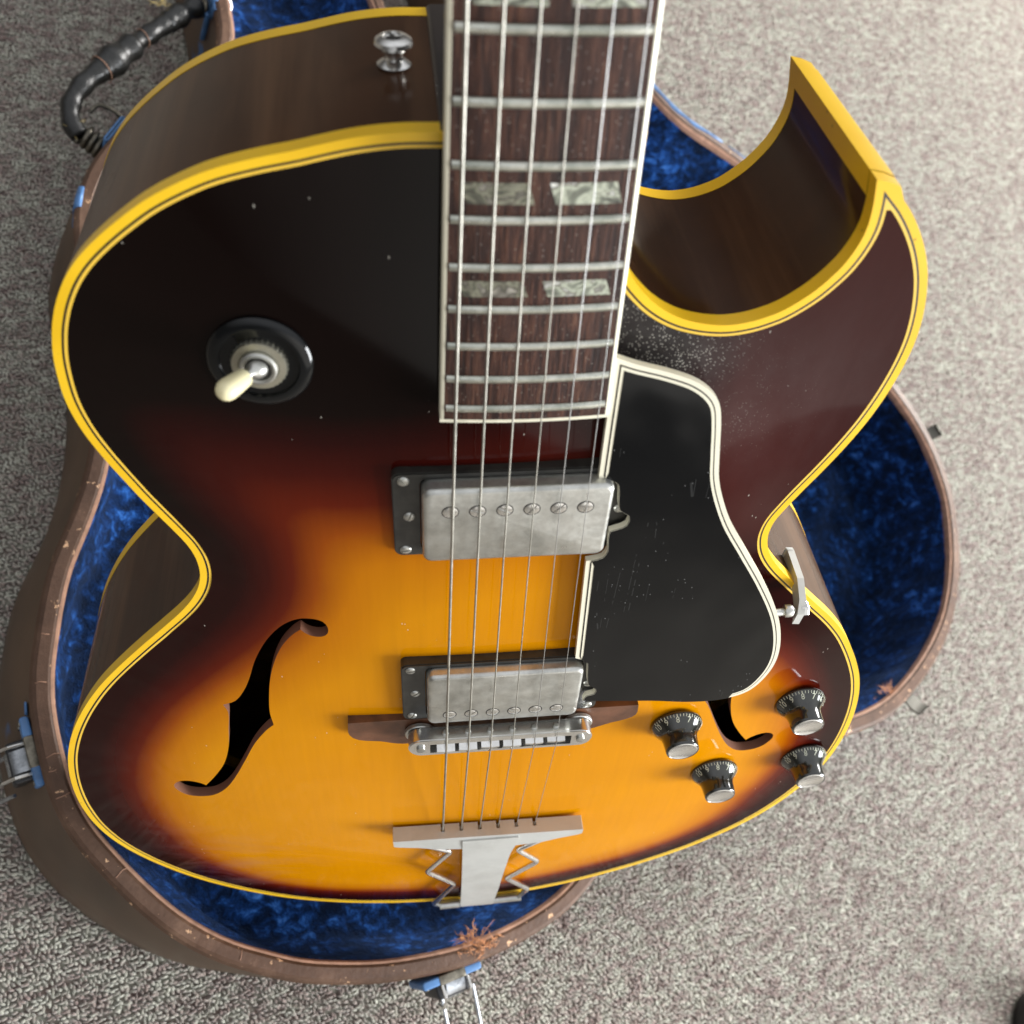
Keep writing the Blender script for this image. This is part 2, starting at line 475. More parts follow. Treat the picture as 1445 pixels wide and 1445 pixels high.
# ================================================================== GUITAR
GM = Matrix(((0.9011983828, -0.2063089494, -0.3811536336, -0.0466948),
             (-0.2521834180, 0.4656229263, -0.8482917035, 0.1666663),
             (0.3524840404, 0.8605997373, 0.3675909321, 0.3530087),
             (0, 0, 0, 1)))
guitar = root('electric_guitar', 'sunburst hollow-body electric guitar with sharp cutaway held above the open blue-lined case', 'guitar', mat=GM)

LINE = [[-27.4,280.6],[-36.3,280.5],[-43.6,279.9],[-51.0,278.8],[-58.4,277.2],[-65.9,275.4],[-76.6,273.2],[-88.1,270.1],[-97.1,266.4],[-106.4,261.5],[-114.3,256.0],[-121.5,250.3],[-128.2,244.0],[-133.4,237.5],[-137.6,230.2],[-140.7,222.8],[-142.4,217.1],[-143.9,210.4],[-144.8,202.3],[-145.1,194.3],[-144.5,187.0],[-142.9,178.6],[-140.6,170.8],[-138.0,163.3],[-135.1,155.8],[-132.1,148.1],[-128.2,139.2],[-123.8,129.3],[-120.3,120.5],[-118.5,111.8],[-118.6,102.4],[-120.8,93.6],[-125.2,84.9],[-131.4,76.5],[-140.6,66.3],[-153.1,52.8],[-166.4,37.6],[-176.4,24.8],[-185.7,10.3],[-193.8,-4.9],[-200.2,-19.9],[-205.0,-35.2],[-208.3,-51.1],[-210.3,-67.2],[-210.9,-84.2],[-209.3,-104.3],[-204.3,-125.3],[-195.4,-146.0],[-183.3,-166.0],[-169.4,-184.0],[-154.6,-198.8],[-140.7,-210.2],[-125.2,-220.9],[-108.0,-230.0],[-89.7,-237.2],[-71.0,-242.4],[-51.8,-245.9],[-32.5,-247.8],[-1,-247.8],[26.3,-244.6],[50.0,-238.6],[70.0,-231.0],[88.9,-221.9],[107.1,-211.6],[128.4,-197.0],[145.5,-182.0],[160.4,-165.8],[171.3,-150.3],[180.4,-133.0],[186.3,-117.6],[190.8,-100.4],[193.3,-82.1],[193.8,-62.4],[192.1,-41.2],[188.3,-21.3],[183.2,-4.8],[177.2,9.0],[170.6,21.6],[163.6,33.2],[156.8,42.4],[150.5,49.8],[142.6,58.2],[132.2,69.5],[122.2,80.5],[116.7,86.9],[111.7,93.9],[108.2,100.6],[106.2,107.2],[105.6,113.0],[106.4,119.9],[109.1,127.5],[113.2,137.0],[118.7,149.0],[123.8,161.3],[128.0,173.7],[130.9,186.4],[132.5,198.8],[132.7,209.6],[131.5,219.4],[129.3,228.4],[126.3,236.8],[122.0,245.2],[116.9,252.7],[111.9,258.6],[108.0,262.3],[104.5,265.6],
 [105.3,261.5],[105.9,256.6],[106.0,252.2],[105.3,247.4],[103.6,241.8],[101.0,236.4],[95.2,228.6],[88.6,222.6],[84.0,219.6],[76.0,216.4],[67.6,215.0],[59.5,215.6],[51.4,217.7],[44.8,220.9],[39.0,225.1],[34.5,229.6],[31.3,233.4],[29.4,236.6],[27.0,243.0],[27.0,281.0]]
NT_IDX = 104   # horn tip
tip_i = min(range(len(LINE)), key=lambda i: (LINE[i][0]-104.5)**2+(LINE[i][1]-265.6)**2)
line = smooth_path(LINE, 2.2, True, corners=(0, tip_i, len(LINE)-1, len(LINE)-2))
outer = offset(line, 2.7)
A_, B_ = np.array([101.0, 269.2]), np.array([109.3, 266.9])
keep_ = ~((outer[:, 0] > 98) & (outer[:, 0] < 114) & (outer[:, 1] > 263.3))
k0_ = int(np.where(~keep_)[0].min()); outer = np.vstack([outer[:k0_][keep_[:k0_]], B_, (A_ + B_) / 2 + [0, .35], A_, outer[k0_:][keep_[k0_:]]])
lin2 = offset(line, -.75); lin3 = offset(line, -1.7)

def height_grid(poly, h=4.0, iters=2400):
    lo = poly.min(0) - h * 2; hi = poly.max(0) + h * 2
    nx = int((hi[0]-lo[0])/h)+1; ny = int((hi[1]-lo[1])/h)+1
    X, Y = np.meshgrid(lo[0]+h*np.arange(nx), lo[1]+h*np.arange(ny))
    m = inside(poly, np.stack([X.ravel(), Y.ravel()], 1)).reshape(X.shape); U = np.zeros(X.shape); mi = m[1:-1, 1:-1]
    for k in range(iters):
        V = .25*(U[:-2, 1:-1]+U[2:, 1:-1]+U[1:-1, :-2]+U[1:-1, 2:]+1)
        U[1:-1, 1:-1] = np.where(mi, V, 0)
    return lo, h, U/U.max()
HG = height_grid(line)
def usample(p):
    lo, h, U = HG; p = (np.atleast_2d(p)[:, :2]-lo)/h
    i = np.clip(p[:, 0].astype(int), 0, U.shape[1]-2); j = np.clip(p[:, 1].astype(int), 0, U.shape[0]-2)
    fx = np.clip(p[:, 0]-i, 0, 1); fy = np.clip(p[:, 1]-j, 0, 1)
    return U[j, i]*(1-fx)*(1-fy)+U[j, i+1]*fx*(1-fy)+U[j+1, i]*(1-fx)*fy+U[j+1, i+1]*fx*fy
def arch(p):
    u = np.clip((usample(p)-.02)/.98, 0, 1)
    return 13.0*(u*u*(3-2*u)*.55+.45*u)
def az(x, y): return float(arch(np.array([[x, y]]))[0])

# f-holes
FH = [(-98.6,66.7),(-92.6,74.4),(-86.1,79.0),(-80.1,79.8),(-75.8,78.3),(-73.9,74.4),(-74.4,70.3),(-77.1,68.2),(-81.1,68.6),(-83.9,70.6),(-85.3,72.4),(-89.2,68.4),(-94.2,60.7),(-98.4,50.4),(-101.7,38.2),(-103.8,25.5),(-105.1,12.2),(-104.6,2.0),(-108.7,-3.0),(-115.3,-14.2),(-122.1,-30.1),(-128.3,-44.5),(-135.1,-57.4),(-141.8,-64.8),(-148.4,-67.3),(-155.7,-66.5),(-160.3,-61.6),(-161.2,-56.6),(-158.0,-52.5),(-152.9,-51.4),(-147.2,-53.4),(-145.0,-55.3),(-138.6,-45.0),(-132.5,-32.8),(-128.2,-17.9),(-125.8,-2.1),(-124.0,11.0),(-125.4,16.8),(-119.5,20.2),(-114.2,29.0),(-110.7,38.0),(-107.4,48.5),(-103.4,58.0)]
fc = [i for i, p in enumerate(FH) if p in ((-85.3,72.4),(-104.6,2.0),(-145.0,-55.3),(-125.4,16.8))]
fL = smooth_path(FH, 2.2, True, corners=fc)
FRm = [(-8.0 - (x + 8.0) + 5.5, y + 7.5) for x, y in FH]          # treble side, mirrored
fR = smooth_path(FRm, 2.2, True, corners=fc)
if (fL[:, 0]*np.roll(fL[:, 1], -1)-fL[:, 1]*np.roll(fL[:, 0], -1)).sum() < 0: fL = fL[::-1]
if (fR[:, 0]*np.roll(fR[:, 1], -1)-fR[:, 1]*np.roll(fR[:, 0], -1)).sum() < 0: fR = fR[::-1]

V, T = fill(lin3, [fL, fR], hexgrid((-215, -250), (200, 285), 4.5))
Z = arch(V)
maroon = np.clip((V[:, 0] - 48) / 30, 0, 1) * np.clip((V[:, 1] - 88) / 30, 0, 1)
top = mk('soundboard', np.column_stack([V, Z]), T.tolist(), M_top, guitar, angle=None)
e = segdist(line, V)
lowb = np.clip((-120 - V[:, 1]) / 80, 0, 1)
e = e * (1 + .75 * lowb)
rt = np.clip((V[:, 0] - 60) / 90, 0, 1) * np.clip((90 - V[:, 1]) / 60, 0, 1)
e = e * (1 + .35 * rt)
gg = (206 - V[:, 1]) * .66 + 5 * np.sin(V[:, 0] / 38.0)
left_ = np.clip((-60 - V[:, 0]) / 60, 0, 1) * np.clip((130 - V[:, 1]) / 60, 0, 1)
e = e * (1 + .22 * left_)
k = 9.0
b = -k * np.log(np.exp(-e / k) + np.exp(-np.clip(gg, -60, 400) / k)) / 75.0
b = np.maximum(b, .06 + .11 * np.clip((170 - V[:, 1]) / 80, 0, 1))
b = b * (1 - maroon) + (.25 + .12 * np.clip(b, 0, 1)) * maroon
att = top.data.attributes.new('burst', 'FLOAT', 'POINT'); att.data.foreach_set('value', np.clip(b, 0, 1).astype('f'))
for L in (fL, fR):
    g = G(); n = len(L); z = arch(L)
    VV = np.vstack([np.column_stack([L, z]), np.column_stack([L, z - 5.0])])
    g.add(VV, [((i+1) % n, i, n+i, n+(i+1) % n) for i in range(n)])
    g.mk('f_hole_edge', M_cut, guitar, angle=50)

slab(outer, [line], -5.9, 0).mk('top_binding', M_bind, guitar, angle=40)
slab(line, [lin2], -1, .03, bottom=False).mk('purfling', M_blackline, guitar, label='thin black line inside the yellow binding', angle=40)
slab(lin2, [lin3], -1, .06, bottom=False).mk('purfling', M_creamline, guitar, label='thin cream line inside the black line', angle=40)
so = offset(outer, -.2, filt=False)
n = len(so)
g = G(); zs = [-5.9, -20, -43, -66, -79.5]
g.add([(x, y, z) for z in zs for x, y in so], [((k+1)*n+i, (k+1)*n+(i+1) % n, k*n+(i+1) % n, k*n+i) for k in range(len(zs)-1) for i in range(n)])
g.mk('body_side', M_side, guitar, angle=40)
slab(outer, [line], -86, -79.5).mk('back_binding', M_bind, guitar, angle=40)
Vb, Tb = fill(line, [], hexgrid((-215, -250), (200, 285), 9))
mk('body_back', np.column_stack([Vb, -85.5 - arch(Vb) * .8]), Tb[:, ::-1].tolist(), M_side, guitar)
# yellow binding up the point of the horn
ti = int(np.argmax(np.where(outer[:, 0] > 60, outer[:, 1], -999)))
oo = np.roll(outer, -ti, 0); dcum = np.cumsum(np.r_[0, np.hypot(*(oo[1:]-oo[:-1]).T)]); tot = dcum[-1]
idx = [i for i in range(len(oo)) if dcum[i] < 9.5 or tot - dcum[i] < 14]
idx = [i for i in idx if i > len(oo)//2] + [i for i in idx if i <= len(oo)//2]
strip = oo[idx]; o2 = offset(np.vstack([strip]), .0, filt=False)
g = G(); m = len(strip)
cen = strip.mean(0) + (strip[m//2] - strip.mean(0)) * -.6
st2 = strip + (strip - cen) / np.linalg.norm(strip - cen, axis=1)[:, None] * .25
VV = [(x, y, z) for z in (-5.8, -79.6) for x, y in st2] + [(x, y, z) for z in (-5.8, -79.6) for x, y in (strip - (strip - cen) * .25)]
F = [(m+i, m+i+1, i+1, i) for i in range(m-1)] + [(3*m, m, 0, 2*m), (m-1, 2*m-1, 4*m-1, 3*m-1)]
g.add(VV, F); g.mk('horn_binding', M_bind, guitar, angle=40)

# ---- neck, fretboard
def bw(y): return (42.9 + 9.5 * (628.65 - y) / 314.3) / 2
def ze(y): return 14.45 - .0406 * (y - 198)
def zb(x, y): return ze(y) + 1.25 * (1 - (x / bw(y)) ** 2)
YE = 193.4
ys = np.linspace(YE, 628.6, 40)
rings = []
for y in ys:
    w = bw(y) - 1.25
    rings.append([(w * s, y, zb(w * s, y)) for s in np.linspace(-1, 1, 9)] + [(w, y, ze(y) - 6), (-w, y, ze(y) - 6)])
g = G(); g.add(*loft([r[::-1] for r in rings])); fb = g.mk('fretboard', M_rose, guitar, angle=30)
for s in (-1, 1):
    rr = []
    for y in ys:
        w = bw(y); a, b_ = (w - 1.3) * s, w * s
        q = [(a, y, zb(w - 1.5, y) + .05), (b_ - .3 * s, y, ze(y) + .05), (b_, y, ze(y) - .3), (b_, y, ze(y) - 6.0), (a, y, ze(y) - 6.0)]
        rr.append(q if s < 0 else q[::-1])
    G().add(*loft(rr)).mk('fretboard_binding', M_cream, guitar, angle=50)
w = bw(YE)
G().add(*loft([[(x, YE - 1.3, zb(x, YE) + .04), (x, YE - .01, zb(x, YE) + .04), (x, YE - .01, ze(YE) - 6), (x, YE - 1.3, ze(YE) - 6)] for x in np.linspace(-w, w, 9)])).mk('fretboard_binding', M_cream, guitar, label='short cream strip across the end of the fretboard', angle=50)
for nf in range(20, 0, -1):
    y = 628.65 * 2 ** (-nf / 12); w = bw(y) - 1.4
    xs = np.linspace(-w, w, 11)
    R = []
    for x in xs:
        z = zb(x, y)
        R.append([(x, y + 1.4 * math.cos(a), z - .15 + 1.3 * math.sin(a)) for a in np.linspace(0, math.pi, 7)])
    R[0] = [(x + .5, yy, z - .25) for x, yy, z in R[0]]; R[-1] = [(x - .5, yy, z - .25) for x, yy, z in R[-1]]
    G().add(*loft([r[::-1] for r in R], closed=True)).mk('fret', M_fret, guitar, angle=60)
def para(x0, x1, y0, y1, slant):
    P = [(x0 + slant, y0), (x1 + slant, y0), (x1, y1), (x0, y1)]
    out = []
    for i in range(4):
        a, b_ = np.array(P[i]), np.array(P[(i+1) % 4])
        for t in np.linspace(0, 1, 8 if i % 2 == 0 else 2)[:-1]: out.append(tuple(a + (b_ - a) * t))
    return np.array(out)
for nf, h in ((12, 8.2), (15, 6.3), (17, 5.3), (9, 9), (7, 10), (5, 11), (3, 12)):
    y = (628.65 * 2 ** (-nf / 12) + 628.65 * 2 ** (-(nf - 1) / 12)) / 2
    for x0, x1 in ((-22.6, -4.0), (1.8, 20.4)):
        k2 = bw(y) / bw(272)
        P = para(x0 * k2, x1 * k2, y - h / 2, y + h / 2, 2.0)
        slab(P, [], lambda p: np.array([zb(a, b_) - .5 for a, b_ in p]), lambda p: np.array([zb(a, b_) + .05 for a, b_ in p])).mk('inlay', M_pearl if x0 > 0 or nf == 12 else M_pearl2, guitar, angle=30)
g = G()
g.add(*loft([[(-bw(y)+1.2, y, ze(y)-6), (bw(y)-1.2, y, ze(y)-6), (bw(y)-1.6, y, z0), (-bw(y)+1.6, y, z0)] for y, z0 in ((YE+3, 2.5), (240, 1.0), (283, -.5))]))
R = []
for y in np.linspace(283, 640, 30):
    w = bw(y) - .3; d = 23 - 3 * (y - 283) / 345; t0 = ze(y) - 6.0
    if y < 312: d += (1 - math.sin((y - 283) / 29 * math.pi / 2)) * 62
    R.append([(w * math.cos(a), y, t0 - d * abs(math.sin(a)) ** .8) for a in np.linspace(0, -math.pi, 15)])
g.add(*loft(R)); g.mk('neck', M_neckwood, guitar, angle=45)
G().add(*rbox(54.4, 45, -85.8, -.5, 2, .8, 0, 262)).mk('neck_heel', M_neckwood, guitar)
G().add(*rbox(43, 5, ze(628)-4, ze(628)+3, .6, .5, 0, 631)).mk('nut', M_cream, guitar)
R = [rrect(44, 6, 2, ze(628)-10 - i * 0, 0, 640) for i in range(1)]
g = slab(np.array([(-21, 634), (21, 634), (26, 660), (38, 690), (40, 790), (26, 800), (0, 794), (-26, 800), (-40, 790), (-38, 690), (-26, 660)]), [], lambda p: ze(628) - 20 - (p[:, 1] - 634) * .28, lambda p: ze(628) - 5 - (p[:, 1] - 634) * .28)
g.mk('headstock', M_neckwood, guitar)

# ---- pickups
def screw(name, r, h, parent, x, y, z, rot, mat=M_nickel, slot=True):
    g = G(); g.add(*lathe([(r, -1.5), (r, h * .3), (r * .8, h * .8), (r * .3, h)], 20))
    o = g.mk(name, mat, parent); o.location = (x*MM, y*MM, z*MM)
    if slot:
        g = G(); g.add(*rbox(r * 1.75, .5, h * .35, h + .06, .1, .05, rot=rot)); s = g.mk('slot', M_slot, None)
        s.parent = parent; s.location = o.location
        return o, s
    return o, None

def merge_screw(name, r, h, parent, x, y, z, rot, mat):
    """slotted screw, one mesh: the head is cut into two halves by a groove"""
    g = G(); W = .28
    for sgn in (1, -1):
        for (r0, z0, r1, z1) in ((r, -1.5, r, h*.3), (r, h*.3, r*.8, h*.8), (r*.8, h*.8, r*.25, h)):
            pass
        pr = [(r, -1.5), (r, h*.3), (r*.8, h*.8), (max(r*.3, W*1.6), h)]
        R = []
        for rr_, zz in pr:
            a0 = math.asin(min(.99, W / rr_)); ring = []
            for a in np.linspace(a0, math.pi - a0, 12):
                xx, yy = rr_*math.cos(a), sgn*rr_*math.sin(a)
                ring.append((xx*math.cos(rot)-yy*math.sin(rot), xx*math.sin(rot)+yy*math.cos(rot), zz))
            R.append(ring if sgn > 0 else ring[::-1])
        g.add(*loft(R))
    g.add(*lathe([(r*.97, -1.5), (r*.97, h*.12)], 20))
    o = g.mk(name, mat, parent, angle=50); o.location = (x*MM, y*MM, z*MM); return o

def pickup(cy, zr, zc, py, rots, label, px=0.0):
    o = rrect(89.5, 43.5, 3.0, 0, 0, cy); h = rrect(69.6, 39.4, 3.6, 0, px, cy)
    o = np.array(o)[:, :2]; h = np.array(h)[:, :2]; o3 = (o - [0, cy]) * [.992, .982] + [0, cy]
    g = slab(o, [h], lambda p: arch(p) - .6, lambda p: zr(p) - .7)
    g.add(slab(o3, [h], lambda p: zr(p) - .7, zr).V, slab(o3, [h], lambda p: zr(p) - .7, zr).F)
    ring = g.mk('pickup', M_blackdusty, guitar, label=label, angle=40)
    g = G(); g.add(*rbox(68.6, 38.0, 4, zc, 3.6, 2.0, px, cy, n=6)); g.mk('pickup_cover', M_nickel, ring)
    for i in range(6):
        merge_screw('pole_screw', 2.75, .45, ring, px - 24.3 + 9.72 * i, cy + py, zc, rots[i], M_chrome)
        G().add(*lathe([(3.15, zc - 1), (3.15, zc + .03), (2.6, zc + .03)], 24, px - 24.3 + 9.72 * i, cy + py)).mk('pole_hole', M_slot, ring)
    for i, (sx, sy) in enumerate(((-40.6, 18.3), (-40.6, -18.3), (40.6, 18.3), (40.6, -18.3), (-38.9, 0), (38.9, 0))):
        z = float(zr(np.array([[sx, cy+sy]]))[0])
        merge_screw('mounting_screw', 2.2, .8, ring, sx, cy + sy, z, rots[i] + .4, M_nickel)
    return ring
pickup(144.0, lambda p: 12.0 + 0*p[:, 0], 18.6, 8.6, (1.7, -.3, -.5, .9, .8, 1.3), 'silver covered pickup nearer the fretboard', -.2)
pickup(32.6, lambda p: 16.6 + 0*p[:, 0], 21.8, -11.0, (-.2, .7, -.3, -.6, .3, -.5), 'silver covered pickup nearer the bridge', .4)

# ---- bridge
BO = smooth_path([(-70, 9.5), (-70, -1), (-66, -6), (-56, -8.5), (-46, -12), (-20, -11), (20, -11), (43, -10), (55, -5), (62, -2.5), (66, 1), (66, 9.5), (0, 9.5)], 3, True, corners=(0, 11))
g = slab(BO, [], lambda p: arch(p) - .5, 15.8, bottom=False)
M_bwood = simple('bridge_rosewood', (.11, .045, .022), .45, var=.45, scale=90, bump=.2)
base = g.mk('bridge', M_bwood, guitar, label='rosewood bridge foot carrying a metal saddle bar', angle=30)
tomo = rrect(86, 13.5, 6.6, 0, 0, 0.4, n=10); tomh = rrect(66, 7.4, .4, 0, 0, -.4)
o_ = np.array(tomo)[:, :2]; h_ = np.array(tomh)[:, :2]
o_i = np.array(rrect(85, 12.5, 6.1, 0, 0, .4, n=10))[:, :2]
g = slab(o_, [h_], 19.3, 25.5); s2 = slab(o_i, [h_], 25.4, 26.1); g.add(s2.V, s2.F)
g.mk('saddle_bar', M_chrome, base, angle=40)
G().add(*rbox(65, 7, 20, 22.2, .4, .2, 0, -.4)).mk('saddle_tray', M_slot, base)
sx = [-25.7 + 10.28 * i for i in range(6)]
soff = [-1.2, -.6, .6, .2, 1.2, 1.8]
for i in range(6):
    y0 = soff[i] - .6
    R = [[(sx[i] + a, y0 - 2.4, 22), (sx[i] + a, y0 + 2.6, 22), (sx[i] + a, y0 + 2.6, 24.5), (sx[i] + a, y0 + .5, zt), (sx[i] + a, y0 - .5, zt), (sx[i] + a, y0 - 2.4, 24.8)] for a, zt in ((-4.2, 27.4), (-.5, 27.7), (0, 27.2), (.5, 27.7), (4.2, 27.4))]
    G().add(*loft(R)).mk('saddle', M_chrome, base, smooth=False)
    g = G(); g.add(*lathe([(1.5, 0), (1.5, 1.3), (1.1, 1.6)], 14)); g.xf(Matrix.Translation((sx[i], 6.9, 22.8)) @ Matrix.Rotation(-math.pi/2, 4, 'X')); g.mk('saddle_screw', M_nickel, base)
for s in (-1, 1):
    G().add(*lathe([(2, 15), (2, 27.2), (1.2, 27.4)], 16, s*37.3, .4)).mk('bridge_post', M_nickel, base)
    pr = [(6.6, 16.4), (7, 16.8), (7, 18.4), (6.6, 18.8)]
    g = G(); g.add(*lathe(pr, 40, s*37.3, .4)); g.mk('thumbwheel', M_nickel, base, angle=20)

# ---- tailpiece
bar = [(-53.6, -106.0), (-53.3, -112.4), (-50.6, -113.6), (-40, -116), (-30, -119.5), (-15, -122), (15, -122.5), (30, -120.5), (38, -117.5), (49, -114.6), (51.3, -113.4), (51.4, -108.4)]
tx = [-26.4 + 10.2 * i for i in range(6)]
low = bar[:]
yl = lambda x: -106 + (x + 53.6) / 105 * -2.4
for x in tx[::-1]:
    low += [(x + .9, yl(x + .9)), (x + .9, yl(x) - 4), (x - .9, yl(x) - 4), (x - .9, yl(x - .9))]
g = slab(np.array(low), [], 13.6, 18.0); s2 = slab(np.array(bar), [], 17.98, 22.0); g.add(s2.V, s2.F)
tp = g.mk('tailpiece', M_satin, guitar, label='silver trapeze tailpiece with zigzag side wires', smooth=False)
bv = tp.modifiers.new('edge', 'BEVEL'); bv.width = .0004; bv.segments = 2; bv.limit_method = 'ANGLE'
def zp(p):
    return np.interp(-p[:, 1], [100, 112, 150, 200, 250], [22.9, 22.9, 20.8, 14.6, 5.2])
plate = smooth_path([(-15.8, -110.4), (-15.7, -118), (-15.2, -150), (-14.4, -200), (-13.6, -251), (8.3, -251), (8.8, -215), (9.6, -180), (10.8, -150), (12.2, -132), (15.0, -117), (15.2, -110.4)], 5, True, corners=(0, 4, 5, 11))
slab(plate, [], lambda p: zp(p) - 2.0, zp, hexgrid((-20, -250), (20, -108), 5)).mk('tailpiece_plate', M_satin, tp, angle=40)
def fillet(P, r=3.2, n=6):
    P = [np.array(p, float) for p in P]; out = [P[0]]
    for i in range(1, len(P)-1):
        a = P[i] + (P[i-1]-P[i]) / np.linalg.norm(P[i-1]-P[i]) * r; b_ = P[i] + (P[i+1]-P[i]) / np.linalg.norm(P[i+1]-P[i]) * r
        for t in np.linspace(0, 1, n): out.append((1-t)**2*a + 2*t*(1-t)*P[i] + t*t*b_)
    return out + [P[-1]]
for P in ([(-50, -115.5, 16.5), (-21.5, -134, 17.2), (-35.8, -163.5, 15.6), (-18.6, -194, 12.0), (-31.6, -238, 6.5), (-26, -252, 2.6)],
          [(42, -119, 16.5), (16.6, -139, 17.2), (30.6, -161.5, 15.6), (13.4, -192, 12.0), (29.4, -222, 8.0), (25, -249, 2.8)]):
    G().add(*tube(fillet(P), 1.7, 12)).mk('zigzag_wire', M_chrome, tp, angle=None)
for a, b_ in ((-27, -14), (8.4, 27)):
    G().add(*tube([(a, -251.4 + (a+27)*.07, 3.0), (b_, -251.4 + (b_+27)*.07, 3.0)], 2.7, 16)).mk('hinge_barrel', M_nickel, tp)
G().add(*rbox(26, 2, -45, 3, .8, .4, -1, -253)).mk('end_plate', M_satin, tp)

# ---- strings
gauge = [1.08, .86, .68, .48, .38, .33]
for i in range(6):
    xn = -18 + 7.2 * i; zn = ze(628.65) + 2.4
    zt = 27.9; r = gauge[i] / 2
    p0, p1, p2 = np.array([xn, 629, zn]), np.array([sx[i], soff[i] - .6, zt + r]), np.array([tx[i], yl(tx[i]) - 3.6, 17.0])
    P = [p0 + (p1 - p0) * t for t in np.linspace(0, 1, 60)] + [p1 + (p2 - p1) * t for t in np.linspace(.04, 1, 8)]
    G().add(*tube(P, r, 8)).mk('string', M_string if i < 4 else M_plain, guitar, label='thickest string, nearest the toggle switch' if i == 0 else None, angle=None)

# ---- pickguard
PG = [(27.9,215.2),(28.2,179.9),(28.4,162.7),(33.0,161.6),(35.7,159.5),(37.9,146.5),(41.8,143.3),(41.7,138.4),(38.2,136.4),(35.6,135.4),(36.1,124.8),(34.6,120.9),(28.4,119.2),(30.3,56.8),(32.9,55.6),(35.9,52.8),(37.9,36.7),(41.6,33.0),(41.4,29.1),(38.0,27.9),(36.8,24.1),(51.4,22.5),(70.1,20.6),(88.1,17.8),(104.0,18.4),(114.7,23.1),(120.7,33.8),(122.9,46.5),(121.1,61.6),(115.5,79.0),(105.0,99.5),(92.6,120.2),(82.9,136.3),(76.8,149.5),(72.9,160.6),(70.6,172.7),(68.1,187.3),(65.9,195.2),(61.9,200.5),(55.8,204.9),(46.0,208.9),(35.4,212.2)]
pg = smooth_path(PG, 2.2, True, corners=(0, 2, 10, 12, 13, 15, 20))
pz = lambda d: (lambda p: 12.5 + (214 - p[:, 1]) * .042 + d)
gp = hexgrid((20, 10), (130, 220), 9)
pgo = slab(pg, [], pz(-2.6), pz(-.1), gp).mk('pickguard', M_cream, guitar, label='black pickguard with cream and black layered edge', angle=40)
cut_ = np.zeros(len(pg), bool)
for x0, x1, y0, y1 in ((29.5, 45, 118, 163), (31.5, 45, 22, 57.5), (40, 108, 10, 24)): cut_ |= (pg[:, 0] > x0) & (pg[:, 0] < x1) & (pg[:, 1] > y0) & (pg[:, 1] < y1)
D = lambda d, m: np.where(cut_, -m, d)
slab(offset(pg, D(-1.75, .12)), [], pz(-.8), pz(.04), gp).mk('edge_line', M_blackline, pgo, angle=40)
slab(offset(pg, D(-2.25, .24)), [], pz(-.8), pz(.18), gp).mk('edge_line', M_cream, pgo, label='inner cream edge line', angle=40)
slab(offset(pg, D(-3.3, .36)), [], pz(-.8), pz(.34), gp).mk('pickguard_face', m_pickguard(), pgo, angle=40)
# support bracket
R = []
for x_, y_, z_ in ((128.6, 80.5, -15), (129.6, 79.3, -14.5), (130.2, 77.2, 0), (129.4, 73.6, 9), (127.8, 71.2, 14), (127.4, 70.9, 15)):
    R.append([(x_ - 1.6, y_ - 3.2, z_), (x_ + 1.6, y_ - 3.6, z_), (x_ + 2.2, y_ + 3.2, z_), (x_ - 1.0, y_ + 3.6, z_)])
br = G().add(*loft(R)).mk('pickguard_bracket', M_satin, guitar, smooth=False)
G().add(*tube([(126.5, 72.5, 11.5), (112, 74, 13.2)], 1.7, 12)).mk('bracket_rod', M_nickel, br)
g = G(); g.add(*lathe([(3.4, 0), (3.6, .5), (3.6, 3.4), (3.2, 4)], 6)); g.xf(Matrix.Translation((128.6, 72.4, 10.5)) @ Matrix.Rotation(math.pi/2, 4, 'Y')); g.mk('bracket_nut', M_chrome, br, smooth=False)
g = G(); g.add(*lathe([(2.6, 0), (2.8, .5), (2.8, 3.0), (2.4, 3.6)], 18)); g.xf(Matrix.Translation((121.6, 73.4, 12.0)) @ Matrix.Rotation(math.pi/2, 4, 'Y')); g.mk('bracket_nut', M_nickel, br)
g = G(); g.add(*lathe([(2.4, 0), (2.6, .4), (1.4, 1.2)], 16)); g.xf(Matrix.Translation((128.9, 73.5, -13)) @ Matrix.Rotation(math.pi/2, 4, 'Y')); g.mk('bracket_screw', M_nickel, br)

# ---- knobs
def text_mesh(s, size):
    c = bpy.data.curves.new('t', 'FONT'); c.body = s; c.size = size; c.align_x = 'CENTER'; c.align_y = 'CENTER'; c.resolution_u = 2
    o = bpy.data.objects.new('t', c); COL.objects.link(o)
    bpy.context.view_layer.update()
    me = bpy.data.meshes.new_from_object(o.evaluated_get(bpy.context.evaluated_depsgraph_get()))
    V = [tuple(v.co) for v in me.vertices]; F = [tuple(p.vertices) for p in me.polygons]
    bpy.data.objects.remove(o); bpy.data.curves.remove(c); bpy.data.meshes.remove(me)
    return V, F
skirt = [(12.4, 0), (13.0, .5), (13.1, 1.3), (12.7, 2.3), (11.6, 3.7), (10.4, 5.2), (9.4, 6.6), (8.8, 8.2), (8.5, 10.5), (8.25, 14.4), (8.0, 15.4), (7.5, 15.6), (7.2, 15.2)]
def knob(x, y, rot, label):
    z = az(x, y) + .6
    g = G(); g.add(*lathe(skirt, 48)); kb = g.mk('control_knob', M_knob, guitar, label=label, angle=60)
    kb.location = (x*MM, y*MM, z*MM); kb.rotation_euler = (0, 0, rot)
    return kb
kx = [(90.3, -18.6, 0.0, 'dark bell knob nearest the pickguard tip'), (156.2, -16.8, .03, 'dark bell knob beside the right f-hole'), (122.4, -76.2, -.1, 'lowest dark bell knob, towards the tailpiece'), (176.3, -79.6, .05, 'dark bell knob nearest the body edge')]
k0 = knob(*kx[0])
G().add(*lathe([(7.2, 15.1), (7.3, 15.55), (6.9, 15.75), (6.6, 15.55), (.1, 15.6)], 40)).mk('knob_cap', M_chrome, k0, angle=40)
g = G()
